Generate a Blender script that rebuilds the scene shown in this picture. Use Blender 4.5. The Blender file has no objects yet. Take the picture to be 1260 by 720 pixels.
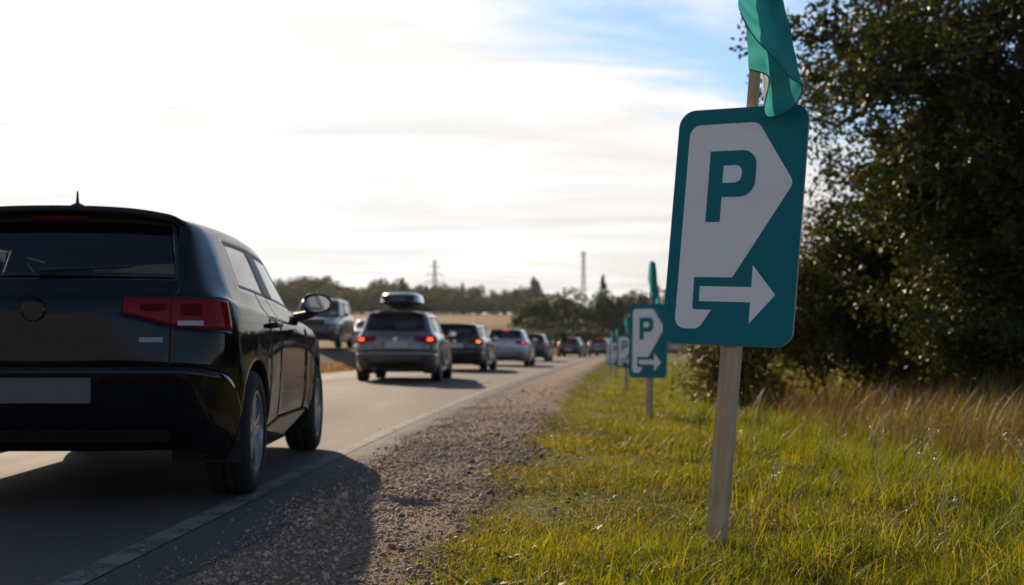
import bpy, bmesh, math, random
import numpy as np
from mathutils import Vector, Matrix
from mathutils.bvhtree import BVHTree
from mathutils.geometry import tessellate_polygon

R = math.radians
scene = bpy.context.scene
COL = scene.collection
random.seed(11)
rng = np.random.default_rng(7)

# ------------------------------------------------------------------ camera
FPX, HZ, CAMZ = 1500.0, 427.0, 0.75          # focal length in photo pixels, horizon row, eye height
cam_d = bpy.data.cameras.new('camera')
cam = bpy.data.objects.new('camera', cam_d)
COL.objects.link(cam)
cam.location = (0, 0, CAMZ)
cam.rotation_euler = (R(90), 0, 0)
cam_d.sensor_width = 36.0
cam_d.lens = FPX / 1260 * 36
cam_d.shift_y = (HZ - 360) / 1260
cam_d.clip_start, cam_d.clip_end = 0.05, 6000
cam_d.dof.use_dof = True
cam_d.dof.focus_distance = 4.25
cam_d.dof.aperture_fstop = 3.0
scene.camera = cam

# ------------------------------------------------------------------ light
SUN_AZ, SUN_EL = -20.0, 23.0                  # degrees right of +Y, above the horizon
SUNV = Vector((math.sin(R(SUN_AZ)) * math.cos(R(SUN_EL)), math.cos(R(SUN_AZ)) * math.cos(R(SUN_EL)), math.sin(R(SUN_EL))))
sun_d = bpy.data.lights.new('sun', 'SUN')
sun_d.energy = 5.0
sun_d.angle = R(0.6)
sun_d.color = (1.0, 0.78, 0.55)
sun = bpy.data.objects.new('sun', sun_d)
COL.objects.link(sun)
sun.rotation_euler = SUNV.to_track_quat('Z', 'Y').to_euler()
sun.location = (-20, 60, 40)

world = bpy.data.worlds.new('World')
scene.world = world
world.use_nodes = True
wn, wl = world.node_tree.nodes, world.node_tree.links
wn.clear()


def wnode(t, **kw):
    n = wn.new(t)
    for k, v in kw.items():
        setattr(n, k, v)
    return n


def wmath(op, a, b=None, clamp=False):
    n = wnode('ShaderNodeMath', operation=op, use_clamp=clamp)
    for i, v in enumerate((a, b)):
        if v is None:
            continue
        if isinstance(v, (int, float)):
            n.inputs[i].default_value = v
        else:
            wl.new(v, n.inputs[i])
    return n.outputs[0]


w_out = wnode('ShaderNodeOutputWorld')
w_bg = wnode('ShaderNodeBackground')
w_bg.inputs['Strength'].default_value = 0.095
sky = wnode('ShaderNodeTexSky', sky_type='NISHITA', sun_disc=False)
sky.sun_elevation = R(SUN_EL)
sky.sun_rotation = R(SUN_AZ)
sky.air_density, sky.dust_density, sky.ozone_density = 1.0, 0.15, 3.0
tc = wnode('ShaderNodeTexCoord')
sep = wnode('ShaderNodeSeparateXYZ')
wl.new(tc.outputs['Generated'], sep.inputs[0])
dx, dy, dz = sep.outputs
zz = wmath('ADD', wmath('MAXIMUM', dz, 0.0), 0.10)
comb = wnode('ShaderNodeCombineXYZ')
wl.new(wmath('DIVIDE', dx, zz), comb.inputs[0])
wl.new(wmath('DIVIDE', dy, zz), comb.inputs[1])
mapn = wnode('ShaderNodeMapping')
mapn.inputs['Rotation'].default_value = (0, 0, R(-28))
mapn.inputs['Scale'].default_value = (0.55, 1.25, 1)
mapn.inputs['Location'].default_value = (3.1, 1.7, 0)
wl.new(comb.outputs[0], mapn.inputs['Vector'])
nz = wnode('ShaderNodeTexNoise')
nz.inputs['Scale'].default_value = 1.5
nz.inputs['Detail'].default_value = 8
nz.inputs['Roughness'].default_value = 0.58
nz.inputs['Distortion'].default_value = 0.6
wl.new(mapn.outputs[0], nz.inputs['Vector'])
nfac = nz.outputs['Fac']
q = wmath('ADD', wmath('MULTIPLY', dx, 0.41), wmath('MULTIPLY', dz, 0.91))
q = wmath('ADD', q, wmath('MULTIPLY', wmath('SUBTRACT', nfac, 0.5), -0.24))
mr = wnode('ShaderNodeMapRange', interpolation_type='SMOOTHSTEP')
mr.inputs['From Min'].default_value = 0.272
mr.inputs['From Max'].default_value = 0.205
wl.new(q, mr.inputs['Value'])
wisps = wnode('ShaderNodeMapRange', interpolation_type='SMOOTHSTEP')
wisps.inputs['From Min'].default_value = 0.52
wisps.inputs['From Max'].default_value = 0.82
wl.new(nfac, wisps.inputs['Value'])
cover = wmath('MAXIMUM', mr.outputs[0], wmath('MULTIPLY', wisps.outputs[0], 0.8))
# clouds scatter the light forward: they are brightest round the sun
vd = wnode('ShaderNodeVectorMath', operation='DOT_PRODUCT')
wl.new(tc.outputs['Generated'], vd.inputs[0])
vd.inputs[1].default_value = tuple(SUNV)
fwd = wmath('POWER', wmath('MAXIMUM', vd.outputs['Value'], 0.0), 2.2)
streak = wmath('ADD', wmath('MULTIPLY', nfac, 1.0), 0.50)
CL_BASE, CL_FWD = 2.9, 5.3
cl = wmath('MULTIPLY', wmath('ADD', wmath('MULTIPLY', fwd, CL_FWD), CL_BASE), streak)
cl_col = wnode('ShaderNodeVectorMath', operation='SCALE')
cl_col.inputs[0].default_value = (1.0, 0.98, 0.955)
wl.new(cl, cl_col.inputs['Scale'])
wmix = wnode('ShaderNodeMix', data_type='RGBA')
wl.new(cover, wmix.inputs['Factor'])
wl.new(sky.outputs[0], wmix.inputs['A'])
wl.new(cl_col.outputs[0], wmix.inputs['B'])
wl.new(wmix.outputs['Result'], w_bg.inputs['Color'])
wl.new(w_bg.outputs[0], w_out.inputs['Surface'])

vs = scene.view_settings
vs.view_transform = 'Standard'
vs.look = 'None'
vs.exposure = 0.55
vs.gamma = 1.0
vs.use_curve_mapping = False
scene.cycles.use_denoising = True
scene.cycles.max_bounces = 10
scene.cycles.transparent_max_bounces = 16


# ------------------------------------------------------------------ helpers: objects
def link(name, me, m=None, parent=None, smooth=False):
    o = bpy.data.objects.new(name, me)
    COL.objects.link(o)
    if m is not None and me is not None and not me.materials:
        me.materials.append(m)
    if parent is not None:
        o.parent = parent
    if smooth and me is not None:
        me.shade_smooth()
    return o


def tag(o, label=None, cat=None, group=None, kind=None):
    if label: o['label'] = label
    if cat: o['category'] = cat
    if group: o['group'] = group
    if kind: o['kind'] = kind
    return o


def empty(name, loc=(0, 0, 0), rz=0.0):
    o = bpy.data.objects.new(name, None)
    o.empty_display_size = 0.3
    COL.objects.link(o)
    o.location = loc
    o.rotation_euler = (0, 0, rz)
    return o


def bm_mesh(bm, name='m'):
    me = bpy.data.meshes.new(name)
    bm.to_mesh(me)
    bm.free()
    return me


def box(bm, c, s, rot=None, bevel=0.0):
    M = Matrix.Translation(c) @ (rot.to_4x4() if rot is not None else Matrix()) @ Matrix.Diagonal((s[0], s[1], s[2], 1))
    r = bmesh.ops.create_cube(bm, size=1.0, matrix=M)
    if bevel > 0:
        es = list({e for v in r['verts'] for e in v.link_edges})
        bmesh.ops.bevel(bm, geom=es, offset=bevel, segments=2, affect='EDGES', profile=0.6)


def tube(bm, pts, rad, n=8, caps=True):
    pts = [Vector(p) for p in pts]
    rads = rad if isinstance(rad, (list, tuple)) else [rad] * len(pts)
    rings = []
    up = Vector((0, 0, 1))
    for i, p in enumerate(pts):
        t = (pts[min(i + 1, len(pts) - 1)] - pts[max(i - 1, 0)]).normalized()
        a = t.cross(up if abs(t.z) < 0.95 else Vector((1, 0, 0))).normalized()
        b = t.cross(a).normalized()
        rings.append([bm.verts.new(p + rads[i] * (math.cos(k * 2 * math.pi / n) * a + math.sin(k * 2 * math.pi / n) * b)) for k in range(n)])
    for r0, r1 in zip(rings, rings[1:]):
        for k in range(n):
            bm.faces.new((r0[k], r0[(k + 1) % n], r1[(k + 1) % n], r1[k]))
    if caps:
        bm.faces.new(rings[0]); bm.faces.new(rings[-1])


def lathe(bm, prof, axis='x', n=32, closed=False):
    """prof: list of (radius, along)"""
    rings = []
    for r, a in prof:
        ring = []
        for k in range(n):
            t = 2 * math.pi * k / n
            c, s = r * math.cos(t), r * math.sin(t)
            ring.append(bm.verts.new({'x': (a, c, s), 'y': (c, a, s), 'z': (c, s, a)}[axis]))
        rings.append(ring)
    prs = list(zip(rings, rings[1:])) + ([(rings[-1], rings[0])] if closed else [])
    for r0, r1 in prs:
        for k in range(n):
            bm.faces.new((r0[k], r0[(k + 1) % n], r1[(k + 1) % n], r1[k]))


def arrays_mesh(name, verts, quads=None, tris=None, col=None, mat_idx=None):
    """fast mesh from numpy arrays"""
    me = bpy.data.meshes.new(name)
    verts = np.asarray(verts, np.float32).reshape(-1, 3)
    nq = 0 if quads is None else len(quads)
    nt = 0 if tris is None else len(tris)
    loops = np.concatenate([np.asarray(a, np.int32).ravel() for a in (quads, tris) if a is not None and len(a)])
    tot = np.concatenate([np.full(nq, 4, np.int32), np.full(nt, 3, np.int32)])
    start = np.concatenate([[0], np.cumsum(tot)[:-1]]).astype(np.int32)
    me.vertices.add(len(verts)); me.vertices.foreach_set('co', verts.ravel())
    me.loops.add(len(loops)); me.loops.foreach_set('vertex_index', loops)
    me.polygons.add(len(tot)); me.polygons.foreach_set('loop_start', start)
    if col is not None:
        a = me.color_attributes.new('col', 'FLOAT_COLOR', 'POINT')
        c = np.ones((len(verts), 4), np.float32); c[:, :3] = col
        a.data.foreach_set('color', c.ravel())
    me.update(calc_edges=True)
    me.validate()
    return me


# ------------------------------------------------------------------ helpers: materials
MATS = {}


class NT:
    def __init__(s, name):
        s.m = bpy.data.materials.new(name)
        s.m.use_nodes = True
        s.n, s.l = s.m.node_tree.nodes, s.m.node_tree.links
        s.b = s.n['Principled BSDF']
        s.out = s.n['Material Output']

    def node(s, t, **kw):
        n = s.n.new(t)
        for k, v in kw.items():
            setattr(n, k, v)
        return n

    def noise(s, scale, detail=4, rough=0.55, coord='Object', stretch=None, dist=0.0):
        tc = s.node('ShaderNodeTexCoord')
        n = s.node('ShaderNodeTexNoise')
        n.inputs['Scale'].default_value = scale
        n.inputs['Detail'].default_value = detail
        n.inputs['Roughness'].default_value = rough
        n.inputs['Distortion'].default_value = dist
        if stretch:
            mp = s.node('ShaderNodeMapping')
            mp.inputs['Scale'].default_value = stretch
            s.l.new(tc.outputs[coord], mp.inputs['Vector'])
            s.l.new(mp.outputs[0], n.inputs['Vector'])
        else:
            s.l.new(tc.outputs[coord], n.inputs['Vector'])
        return n.outputs['Fac']

    def ramp(s, fac, stops):
        r = s.node('ShaderNodeValToRGB')
        els = r.color_ramp.elements
        while len(els) < len(stops):
            els.new(0.5)
        for e, (p, c) in zip(els, stops):
            e.position = p
            e.color = (*c, 1) if len(c) == 3 else c
        s.l.new(fac, r.inputs['Fac'])
        return r.outputs['Color']

    def mix(s, f, a, b, blend='MIX'):
        n = s.node('ShaderNodeMix', data_type='RGBA', blend_type=blend)
        for k, v in (('Factor', f), ('A', a), ('B', b)):
            if isinstance(v, (int, float)):
                n.inputs[k].default_value = v
            elif isinstance(v, tuple):
                n.inputs[k].default_value = (*v, 1)
            else:
                s.l.new(v, n.inputs[k])
        return n.outputs['Result']

    def bump(s, h, strength=0.3, dist=0.01):
        b = s.node('ShaderNodeBump')
        b.inputs['Strength'].default_value = strength
        b.inputs['Distance'].default_value = dist
        s.l.new(h, b.inputs['Height'])
        s.l.new(b.outputs[0], s.b.inputs['Normal'])

    def set(s, **kw):
        for k, v in kw.items():
            inp = s.b.inputs[k.replace('_', ' ')]
            if isinstance(v, (int, float)):
                inp.default_value = v
            elif isinstance(v, tuple):
                inp.default_value = (*v, 1)
            else:
                s.l.new(v, inp)
        return s


def simple(name, col, rough=0.5, metal=0.0, var=0.12, scale=6.0, bump=0.0, coat=0.0, bscale=60):
    if name in MATS:
        return MATS[name]
    t = NT(name)
    f = t.noise(scale, 5)
    c0 = tuple(x * (1 - var) for x in col); c1 = tuple(min(1, x * (1 + var)) for x in col)
    t.set(Base_Color=t.ramp(f, [(0.3, c0), (0.7, c1)]), Roughness=rough, Metallic=metal)
    if coat:
        t.set(Coat_Weight=coat, Coat_Roughness=0.03)
    if bump:
        t.bump(t.noise(bscale, 4), bump, 0.004)
    MATS[name] = t.m
    return t.m


def paint(name, col, metal=0.35, rough=.32):
    if name in MATS:
        return MATS[name]
    t = NT(name)
    # road film: thicker low down, patchy
    dirt = t.noise(5.0, 6, 0.6)
    t.set(Base_Color=t.mix(t.ramp(dirt, [(0.45, (0, 0, 0)), (0.8, (0.05, 0.05, 0.05))]), col, (0.20, 0.17, 0.13)),
          Roughness=rough, Metallic=metal, Coat_Weight=1.0 if metal else .65, Coat_Roughness=0.035)
    if metal == 0:
        t.b.inputs['Specular IOR Level'].default_value = 0.0
    MATS[name] = t.m
    return t.m


def glass(name, tint):
    if name in MATS:
        return MATS[name]
    t = NT(name)
    t.n.remove(t.b)
    tr = t.node('ShaderNodeBsdfTransparent'); tr.inputs['Color'].default_value = (*tint, 1)
    gl = t.node('ShaderNodeBsdfGlossy'); gl.inputs['Roughness'].default_value = 0.02
    gl.inputs['Color'].default_value = (0.95, 0.97, 1, 1)
    fr = t.node('ShaderNodeFresnel'); fr.inputs['IOR'].default_value = 1.5
    mx = t.node('ShaderNodeMixShader')
    t.l.new(fr.outputs[0], mx.inputs[0]); t.l.new(tr.outputs[0], mx.inputs[1]); t.l.new(gl.outputs[0], mx.inputs[2])
    t.l.new(mx.outputs[0], t.out.inputs['Surface'])
    MATS[name] = t.m
    return t.m


def glow(name, col, strength):
    if name in MATS:
        return MATS[name]
    t = NT(name)
    t.set(Base_Color=col, Roughness=0.3, Emission_Color=col, Emission_Strength=strength)
    MATS[name] = t.m
    return t.m


def leafy(name, trans=0.45, rough=0.5, tcol=(1.3, 1.15, 0.35), spec=0.35):
    """foliage: colour attribute 'col', light passing through the blade"""
    t = NT(name)
    at = t.node('ShaderNodeAttribute', attribute_name='col')
    t.set(Base_Color=at.outputs['Color'], Roughness=rough)
    t.b.inputs['Specular IOR Level'].default_value = spec
    tl = t.node('ShaderNodeBsdfTranslucent')
    t.l.new(t.mix(1.0, at.outputs['Color'], tcol, 'MULTIPLY'), tl.inputs['Color'])
    mx = t.node('ShaderNodeMixShader'); mx.inputs[0].default_value = trans
    t.l.new(t.b.outputs[0], mx.inputs[1]); t.l.new(tl.outputs[0], mx.inputs[2])
    t.l.new(mx.outputs[0], t.out.inputs['Surface'])
    return t.m


# ------------------------------------------------------------------ the road's course
_ly = np.array([-60, -30, 0, 4, 9.15, 16, 20, 27, 37, 48, 60, 75, 88, 98, 120, 150, 200, 260, 340.])
_lx = np.array([-3.6, -2.6, -1.55, -1.4, -1.2, -.8, -.5, 0, .95, 2.0, 3.1, 4.6, 6.3, 8.3, 13.5, 22.3, 42, 75, 125.])
_yy = np.arange(-60, 340.01, 0.5)
_xx = np.interp(_yy, _ly, _lx)
_k = np.hanning(25); _k /= _k.sum()
_xs = np.convolve(np.pad(_xx, 12, mode='reflect', reflect_type='odd'), _k, mode='valid')


def line_x(y):
    """x of the painted edge line at distance y"""
    return np.interp(y, _yy, _xs)


def asph_x(y):
    return line_x(y) + 0.33 + 0.03 * np.sin(y * 1.7) + 0.02 * np.sin(y * 5.3 + 1)


ROADW = 6.1


def sst(a, b, x):
    t = np.clip((x - a) / (b - a), 0, 1)
    return t * t * (3 - 2 * t)


def grass_edge(y):
    y = np.asarray(y, float)
    w = np.interp(y, [0, 3.7, 8.4, 15, 30, 60], [0.75, 0.8, 1.05, 1.25, 1.2, 1.1])
    return asph_x(y) + w + 0.05 * np.sin(y * 1.3 + .5) + 0.02 * np.sin(y * 3.1)


def ground_z(x, y):
    x = np.asarray(x, float); y = np.asarray(y, float)
    e = x - asph_x(y)                        # offset to the right of the asphalt
    o = (line_x(y) - ROADW) - x              # offset to the left of the carriageway
    v = np.interp(y, [-10, 0, 4, 14, 32, 60, 100, 160], [.05, .045, .035, -.08, -.40, -.48, -.40, -.1])
    zr = -0.018 + 0.013 * sst(0.0, 0.9, e) + v * sst(0.7, 1.7, e)
    zr = zr - 0.16 * sst(2.4, 4.0, e) + 0.34 * sst(4.5, 9.0, e) + (0.05 - v) * sst(5, 9, e)
    zr = zr + 0.03 * np.sin(x * 1.9 + y * .7) * sst(1.2, 2.2, e) * np.exp(-y / 60.) + 0.02 * np.sin(x * 4.1 - y * 3.3) * sst(1.2, 2.2, e) * np.exp(-np.abs(y) / 25.)
    zr = zr + 0.02 * np.clip(x - 25, 0, 150) * sst(20, 60, e)
    zl = 0.72 * np.clip((o - 0.35) / 1.95, 0, 1)
    zl = zl + 0.0325 * np.clip(np.minimum(y, 420) - 70, 0, 350) * sst(7.5, 22, o)
    zl = zl + 0.02 * np.clip(-x - 12, 0, 120) * sst(8, 30, o) * 0.3
    inside = (e < 0) & (o < 0)
    return np.where(inside, -0.06, np.where(o >= 0, zl - 0.06 * (1 - sst(0, .3, o)), zr))


def gz(x, y):
    return float(ground_z(x, y))


# ------------------------------------------------------------------ ground sheet
def axis(lo, hi, fine, coarse):
    a = [lo]
    while a[-1] < hi:
        d = abs(a[-1])
        a.append(a[-1] + np.clip(d * 0.03, fine, coarse))
    return np.array(a)


gy = axis(-60, 3000, 0.35, 60)
rel = np.concatenate([-np.geomspace(1800, 8, 46), np.linspace(-7.9, 12, 100), np.geomspace(12.2, 1800, 46)])
GX = rel[None, :] + np.where(np.abs(rel) < 60, 1.0, np.exp(-(np.abs(rel) - 60) / 80.))[None, :] * line_x(np.minimum(gy, 330))[:, None]
GY = np.repeat(gy[:, None], len(rel), 1)
GZ = ground_z(GX, GY)
ny, nx = GX.shape
ii = (np.arange(ny - 1)[:, None] * nx + np.arange(nx - 1)[None, :]).ravel()
gq = np.stack([ii, ii + 1, ii + nx + 1, ii + nx], 1)
gme = arrays_mesh('ground', np.stack([GX, GY, GZ], -1), gq)
e_off = GX - asph_x(GY); o_off = (line_x(GY) - ROADW) - GX
soil = np.array([.060, .062, .020]); gold = np.array([.26, .155, .045]); stub = np.array([.17, .105, .042]); dirt = np.array([.13, .10, .078]); brown = np.array([.115, .085, .04])
gc = np.ones(GX.shape + (3,)) * soil
far = sst(14, 40, GY)[..., None]
gc = gc * (1 - far) + np.array([.10, .105, .03]) * far
gc = np.where((o_off > 0)[..., None], gold, gc)
gc = np.where(((o_off > 0.9) & (o_off < 2.5))[..., None], dirt, gc)
gc = np.where((o_off > 7.5)[..., None], stub, gc)
rb = (sst(5, 7, e_off) * sst(6, 12, GY))[..., None]
gc = gc * (1 - rb) + brown * rb
a = gme.color_attributes.new('col', 'FLOAT_COLOR', 'POINT')
cc = np.ones((ny * nx, 4), np.float32); cc[:, :3] = gc.reshape(-1, 3)
a.data.foreach_set('color', cc.ravel())
gme.shade_smooth()
t = NT('ground_soil')
at = t.node('ShaderNodeAttribute', attribute_name='col')
f1, f2 = t.noise(0.22, 6, 0.65), t.noise(9.0, 6, 0.65)
c = t.mix(1.0, at.outputs['Color'], t.ramp(f1, [(0.3, (.62, .66, .6)), (0.7, (1.3, 1.22, 1.15))]), 'MULTIPLY')
c = t.mix(1.0, c, t.ramp(f2, [(0.3, (.6, .6, .6)), (0.7, (1.35, 1.3, 1.25))]), 'MULTIPLY')
t.set(Base_Color=c, Roughness=0.95)
t.b.inputs['Specular IOR Level'].default_value = 0.1
t.bump(f2, 0.7, 0.05)
tag(link('ground', gme, t.m), kind='structure')


# ------------------------------------------------------------------ road, marking, shoulder, side road
def strip(name, ys, cols, m, kind='structure'):
    """cols: list of functions y -> (x, z)"""
    P = np.zeros((len(ys), len(cols), 3))
    for j, fn in enumerate(cols):
        x, z = fn(ys)
        P[:, j, 0] = x; P[:, j, 1] = ys; P[:, j, 2] = z
    n, k = len(ys), len(cols)
    i0 = (np.arange(n - 1)[:, None] * k + np.arange(k - 1)[None, :]).ravel()
    me = arrays_mesh(name, P, np.stack([i0, i0 + 1, i0 + k + 1, i0 + k], 1))
    me.shade_smooth()
    return tag(link(name, me, m), kind=kind)


ys_road = np.concatenate([np.arange(-40, 40, 0.1), np.arange(40, 120, 0.5), np.arange(120, 335, 2.0)])

t = NT('asphalt')
fa, fb, fc = t.noise(240, 3, 0.7), t.noise(1.1, 6, 0.6, stretch=(1.0, 0.12, 1)), t.noise(34, 5, 0.7)
c = t.ramp(fb, [(0.3, (.044, .040, .038)), (0.7, (.068, .061, .058))])
c = t.mix(1.0, c, t.ramp(fa, [(0.3, (.55, .55, .55)), (0.68, (1.5, 1.48, 1.45))]), 'MULTIPLY')
c = t.mix(1.0, c, t.ramp(fc, [(0.3, (.85, .85, .85)), (0.7, (1.13, 1.13, 1.13))]), 'MULTIPLY')
t.set(Base_Color=c, Roughness=t.ramp(fb, [(0.3, (.78, .78, .78)), (0.7, (.92, .92, .92))]))
t.b.inputs['Specular IOR Level'].default_value = 0.25
t.bump(fa, 0.45, 0.004)
M_ASPH = t.m
rag = lambda y: 0.020 * np.sin(y * 2.9) + 0.012 * np.sin(y * 7.3 + 2) + 0.010 * np.sin(y * 23.1 + 1) + 0.008 * np.sin(y * 41.7)
strip('road', ys_road, [
    lambda y: (line_x(y) - ROADW - 0.02, -0.10 + 0 * y), lambda y: (line_x(y) - ROADW, 0 * y - 0.004), lambda y: (line_x(y) - 4.0, 0 * y + 0.02),
    lambda y: (line_x(y) - 3.0, 0 * y + 0.025), lambda y: (line_x(y) - 1.5, 0 * y + 0.012), lambda y: (line_x(y), 0 * y),
    lambda y: (asph_x(y) + rag(y) - 0.012, 0 * y - 0.004), lambda y: (asph_x(y) + rag(y), 0 * y - 0.014), lambda y: (asph_x(y) + rag(y) + 0.006, 0 * y - 0.08)], M_ASPH)

t = NT('worn_line_paint')
f1, f2 = t.noise(55, 6, 0.75), t.noise(4, 4, 0.6)
ad = t.node('ShaderNodeMath', operation='ADD'); t.l.new(f1, ad.inputs[0]); t.l.new(f2, ad.inputs[1])
t.set(Base_Color=t.ramp(ad.outputs[0], [(0.92, (.060, .055, .052)), (1.28, (.15, .142, .132))]), Roughness=0.86)
t.b.inputs['Specular IOR Level'].default_value = 0.25
t.bump(t.noise(240, 3), 0.35, 0.003)
strip('edge_line', ys_road, [lambda y: (line_x(y) - 0.055, 0 * y + 0.0045), lambda y: (line_x(y) + 0.055, 0 * y + 0.003)], t.m)

t = NT('gravel_ground')
fa, fb, fc = t.noise(120, 5, 0.75), t.noise(1.3, 5, 0.6), t.noise(26, 5, 0.7)
c = t.ramp(fb, [(0.3, (.165, .112, .08)), (0.5, (.25, .175, .128)), (0.7, (.34, .245, .18))])
c = t.mix(1.0, c, t.ramp(fa, [(0.3, (.55, .55, .55)), (0.7, (1.45, 1.42, 1.4))]), 'MULTIPLY')
t.set(Base_Color=c, Roughness=0.92)
t.b.inputs['Specular IOR Level'].default_value = 0.2
hsum = t.node('ShaderNodeMath', operation='ADD'); t.l.new(fa, hsum.inputs[0]); t.l.new(fc, hsum.inputs[1])
t.bump(hsum.outputs[0], 1.0, 0.03)
sh_w = lambda y: grass_edge(y) - asph_x(y)


def sh_col(fr):
    def f(y):
        x = asph_x(y) - 0.12 + (sh_w(y) + 0.30) * fr
        z = ground_z(x, y)
        z = np.where(x < asph_x(y), -0.018, z) + 0.008 - 0.05 * sst(.72, 1.0, fr)
        return x, z
    return f


strip('gravel_shoulder', ys_road, [sh_col(i / 14) for i in range(15)], t.m)
strip('side_road', np.arange(8, 200, 1.0), [
    (lambda off: (lambda y: (line_x(y) - ROADW - off, 0 * y + 0.72 + 0.0325 * np.clip(np.minimum(y, 420) - 70, 0, 350) * sst(7.5, 22, off) + 0.012)))(off) for off in (7.3, 4.8, 2.45)], M_ASPH)


# ------------------------------------------------------------------ loose stones on the shoulder
def ico():
    bm = bmesh.new(); bmesh.ops.create_icosphere(bm, subdivisions=1, radius=1.0)
    v = np.array([p.co[:] for p in bm.verts]); f = np.array([[p.index for p in q.verts] for q in bm.faces]); bm.free()
    return v, f


def rand_rot(n):
    qv = rng.normal(size=(n, 4)); qv /= np.linalg.norm(qv, axis=1, keepdims=True)
    w, x, y, z = qv.T
    return np.stack([np.stack([1 - 2 * (y * y + z * z), 2 * (x * y - z * w), 2 * (x * z + y * w)], -1),
                     np.stack([2 * (x * y + z * w), 1 - 2 * (x * x + z * z), 2 * (y * z - x * w)], -1),
                     np.stack([2 * (x * z - y * w), 2 * (y * z + x * w), 1 - 2 * (x * x + y * y)], -1)], 1)


def lump(x, y, sc, seed):
    r = np.random.default_rng(seed)
    v = 0
    for i in range(6):
        k = r.normal(size=2) * sc * (1 + i * .5)
        v = v + np.sin(k[0] * x + k[1] * y + r.uniform(0, 6.28)) / (1 + .3 * i)
    return v / 2.2


bm = bmesh.new(); bmesh.ops.create_cube(bm, size=1.5)
bmesh.ops.bevel(bm, geom=bm.edges[:], offset=0.28, segments=1, affect='EDGES')
bmesh.ops.triangulate(bm, faces=bm.faces[:])
bm.verts.index_update()
IV = np.array([p.co[:] for p in bm.verts]); IF = np.array([[p.index for p in f.verts] for f in bm.faces]); bm.free()
N = 34000
y = np.exp(rng.uniform(math.log(3.0), math.log(13), N)) * (1 + rng.exponential(.22, N))
fr = rng.beta(1.0, 1.25, N) * 1.0
x = asph_x(y) + rag(y) + 0.008 + rng.exponential(.01, N) + fr * (sh_w(y) + 0.08)
on_road = rng.random(N) < 0.07
x = np.where(on_road, asph_x(y) + rag(y) - rng.exponential(0.05, N) * (1 + 3 * (rng.random(N) < .15)), x)
s = np.clip(rng.lognormal(math.log(0.0034), 0.6, N), 0.0016, 0.020) * np.interp(y, [3, 8, 26], [0.78, 1.05, 1.8]) * np.where(on_road, .6, 1) * np.clip(1 + .35 * lump(x, y, 1.8, 31), .55, 1.5)
z = np.where(x < asph_x(y) + rag(y), 0.0, ground_z(np.maximum(x, asph_x(y) + .001), y) + 0.008) + 0.22 * s
Vs = IV[None] * (s[:, None] * rng.uniform(0.6, 1.3, (N, 3)) * np.array([1, 1, .7]))[:, None, :]
Vs = np.einsum('nij,nkj->nki', rand_rot(N), Vs) + np.stack([x, y, z], -1)[:, None, :]
Fs = IF[None] + (np.arange(N) * len(IV))[:, None, None]
base = np.array([[.34, .235, .16], [.27, .185, .13], [.42, .32, .24], [.33, .205, .13], [.15, .12, .10]])[rng.integers(0, 5, N)] * rng.uniform(.75, 1.25, (N, 1))
me = arrays_mesh('stones', Vs, None, Fs.reshape(-1, 3), np.repeat(base, len(IV), 0))
t = NT('stone')
at = t.node('ShaderNodeAttribute', attribute_name='col')
t.set(Base_Color=t.mix(1.0, at.outputs['Color'], t.ramp(t.noise(150, 3), [(.3, (.75, .75, .75)), (.7, (1.25, 1.25, 1.25))]), 'MULTIPLY'), Roughness=0.8)
tag(link('loose_gravel', me, t.m), 'loose grey brown stones along the gravel shoulder', 'gravel', kind='stuff')


# ------------------------------------------------------------------ grass
def blades(name, x, y, h, w, col, lean=0.5, m=None, label=None, tip=None, cat='grass', wind=(0.25, -0.1), seg=3):
    n = len(x)
    z = ground_z(x, y) - 0.01
    th = rng.uniform(0, 2 * math.pi, n)
    la = rng.uniform(0, 2 * math.pi, n)
    ln = np.abs(rng.normal(0, lean, n))
    d = np.stack([np.cos(la) * ln + wind[0] * rng.random(n), np.sin(la) * ln + wind[1] * rng.random(n)], -1)
    side = np.stack([np.cos(th), np.sin(th), np.zeros(n)], -1)
    base = np.stack([x, y, z], -1)
    V = np.zeros((n, 2 * seg + 1, 3))
    for i in range(seg + 1):
        f = i / seg
        bend = f ** 1.8
        up = h * (f - 0.25 * bend * np.minimum(np.hypot(d[:, 0], d[:, 1]), 1.4))
        p = base + np.stack([d[:, 0] * h * bend, d[:, 1] * h * bend, up], -1)
        if i == seg:
            V[:, -1] = p
        else:
            ww = (w * (1 - f * 0.55))[:, None] * side * 0.5
            V[:, 2 * i] = p - ww; V[:, 2 * i + 1] = p + ww
    k = 2 * seg + 1
    off = (np.arange(n) * k)[:, None]
    Q = np.concatenate([np.array([[2 * i, 2 * i + 1, 2 * i + 3, 2 * i + 2]]) + off for i in range(seg - 1)])
    T = np.array([[2 * seg - 2, 2 * seg - 1, 2 * seg]]) + off
    C = np.repeat(col[:, None, :], k, 1)
    if tip is not None:
        fr = np.array([i // 2 / seg for i in range(2 * seg)] + [1.0])[None, :, None]
        C = C * (1 - fr * 0.6) + tip[:, None, :] * fr * 0.6
    me = arrays_mesh(name, V, Q, T, C.reshape(-1, 3))
    o = link(name, me, m)
    return tag(o, label, cat, kind='stuff')


M_GRASS = leafy('grass_blade', 0.55, 0.5, (1.7, 1.5, 0.20), 0.25)
M_DRY = leafy('dry_grass_blade', 0.35, 0.5, (1.2, 1.0, 0.6), 0.4)
GREENS = np.array([[.076, .100, .010], [.098, .118, .012], [.105, .115, .014], [.055, .082, .010], [.125, .116, .018]])
STRAW = np.array([[.15, .125, .05], [.11, .095, .04], [.19, .165, .09]])


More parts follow.
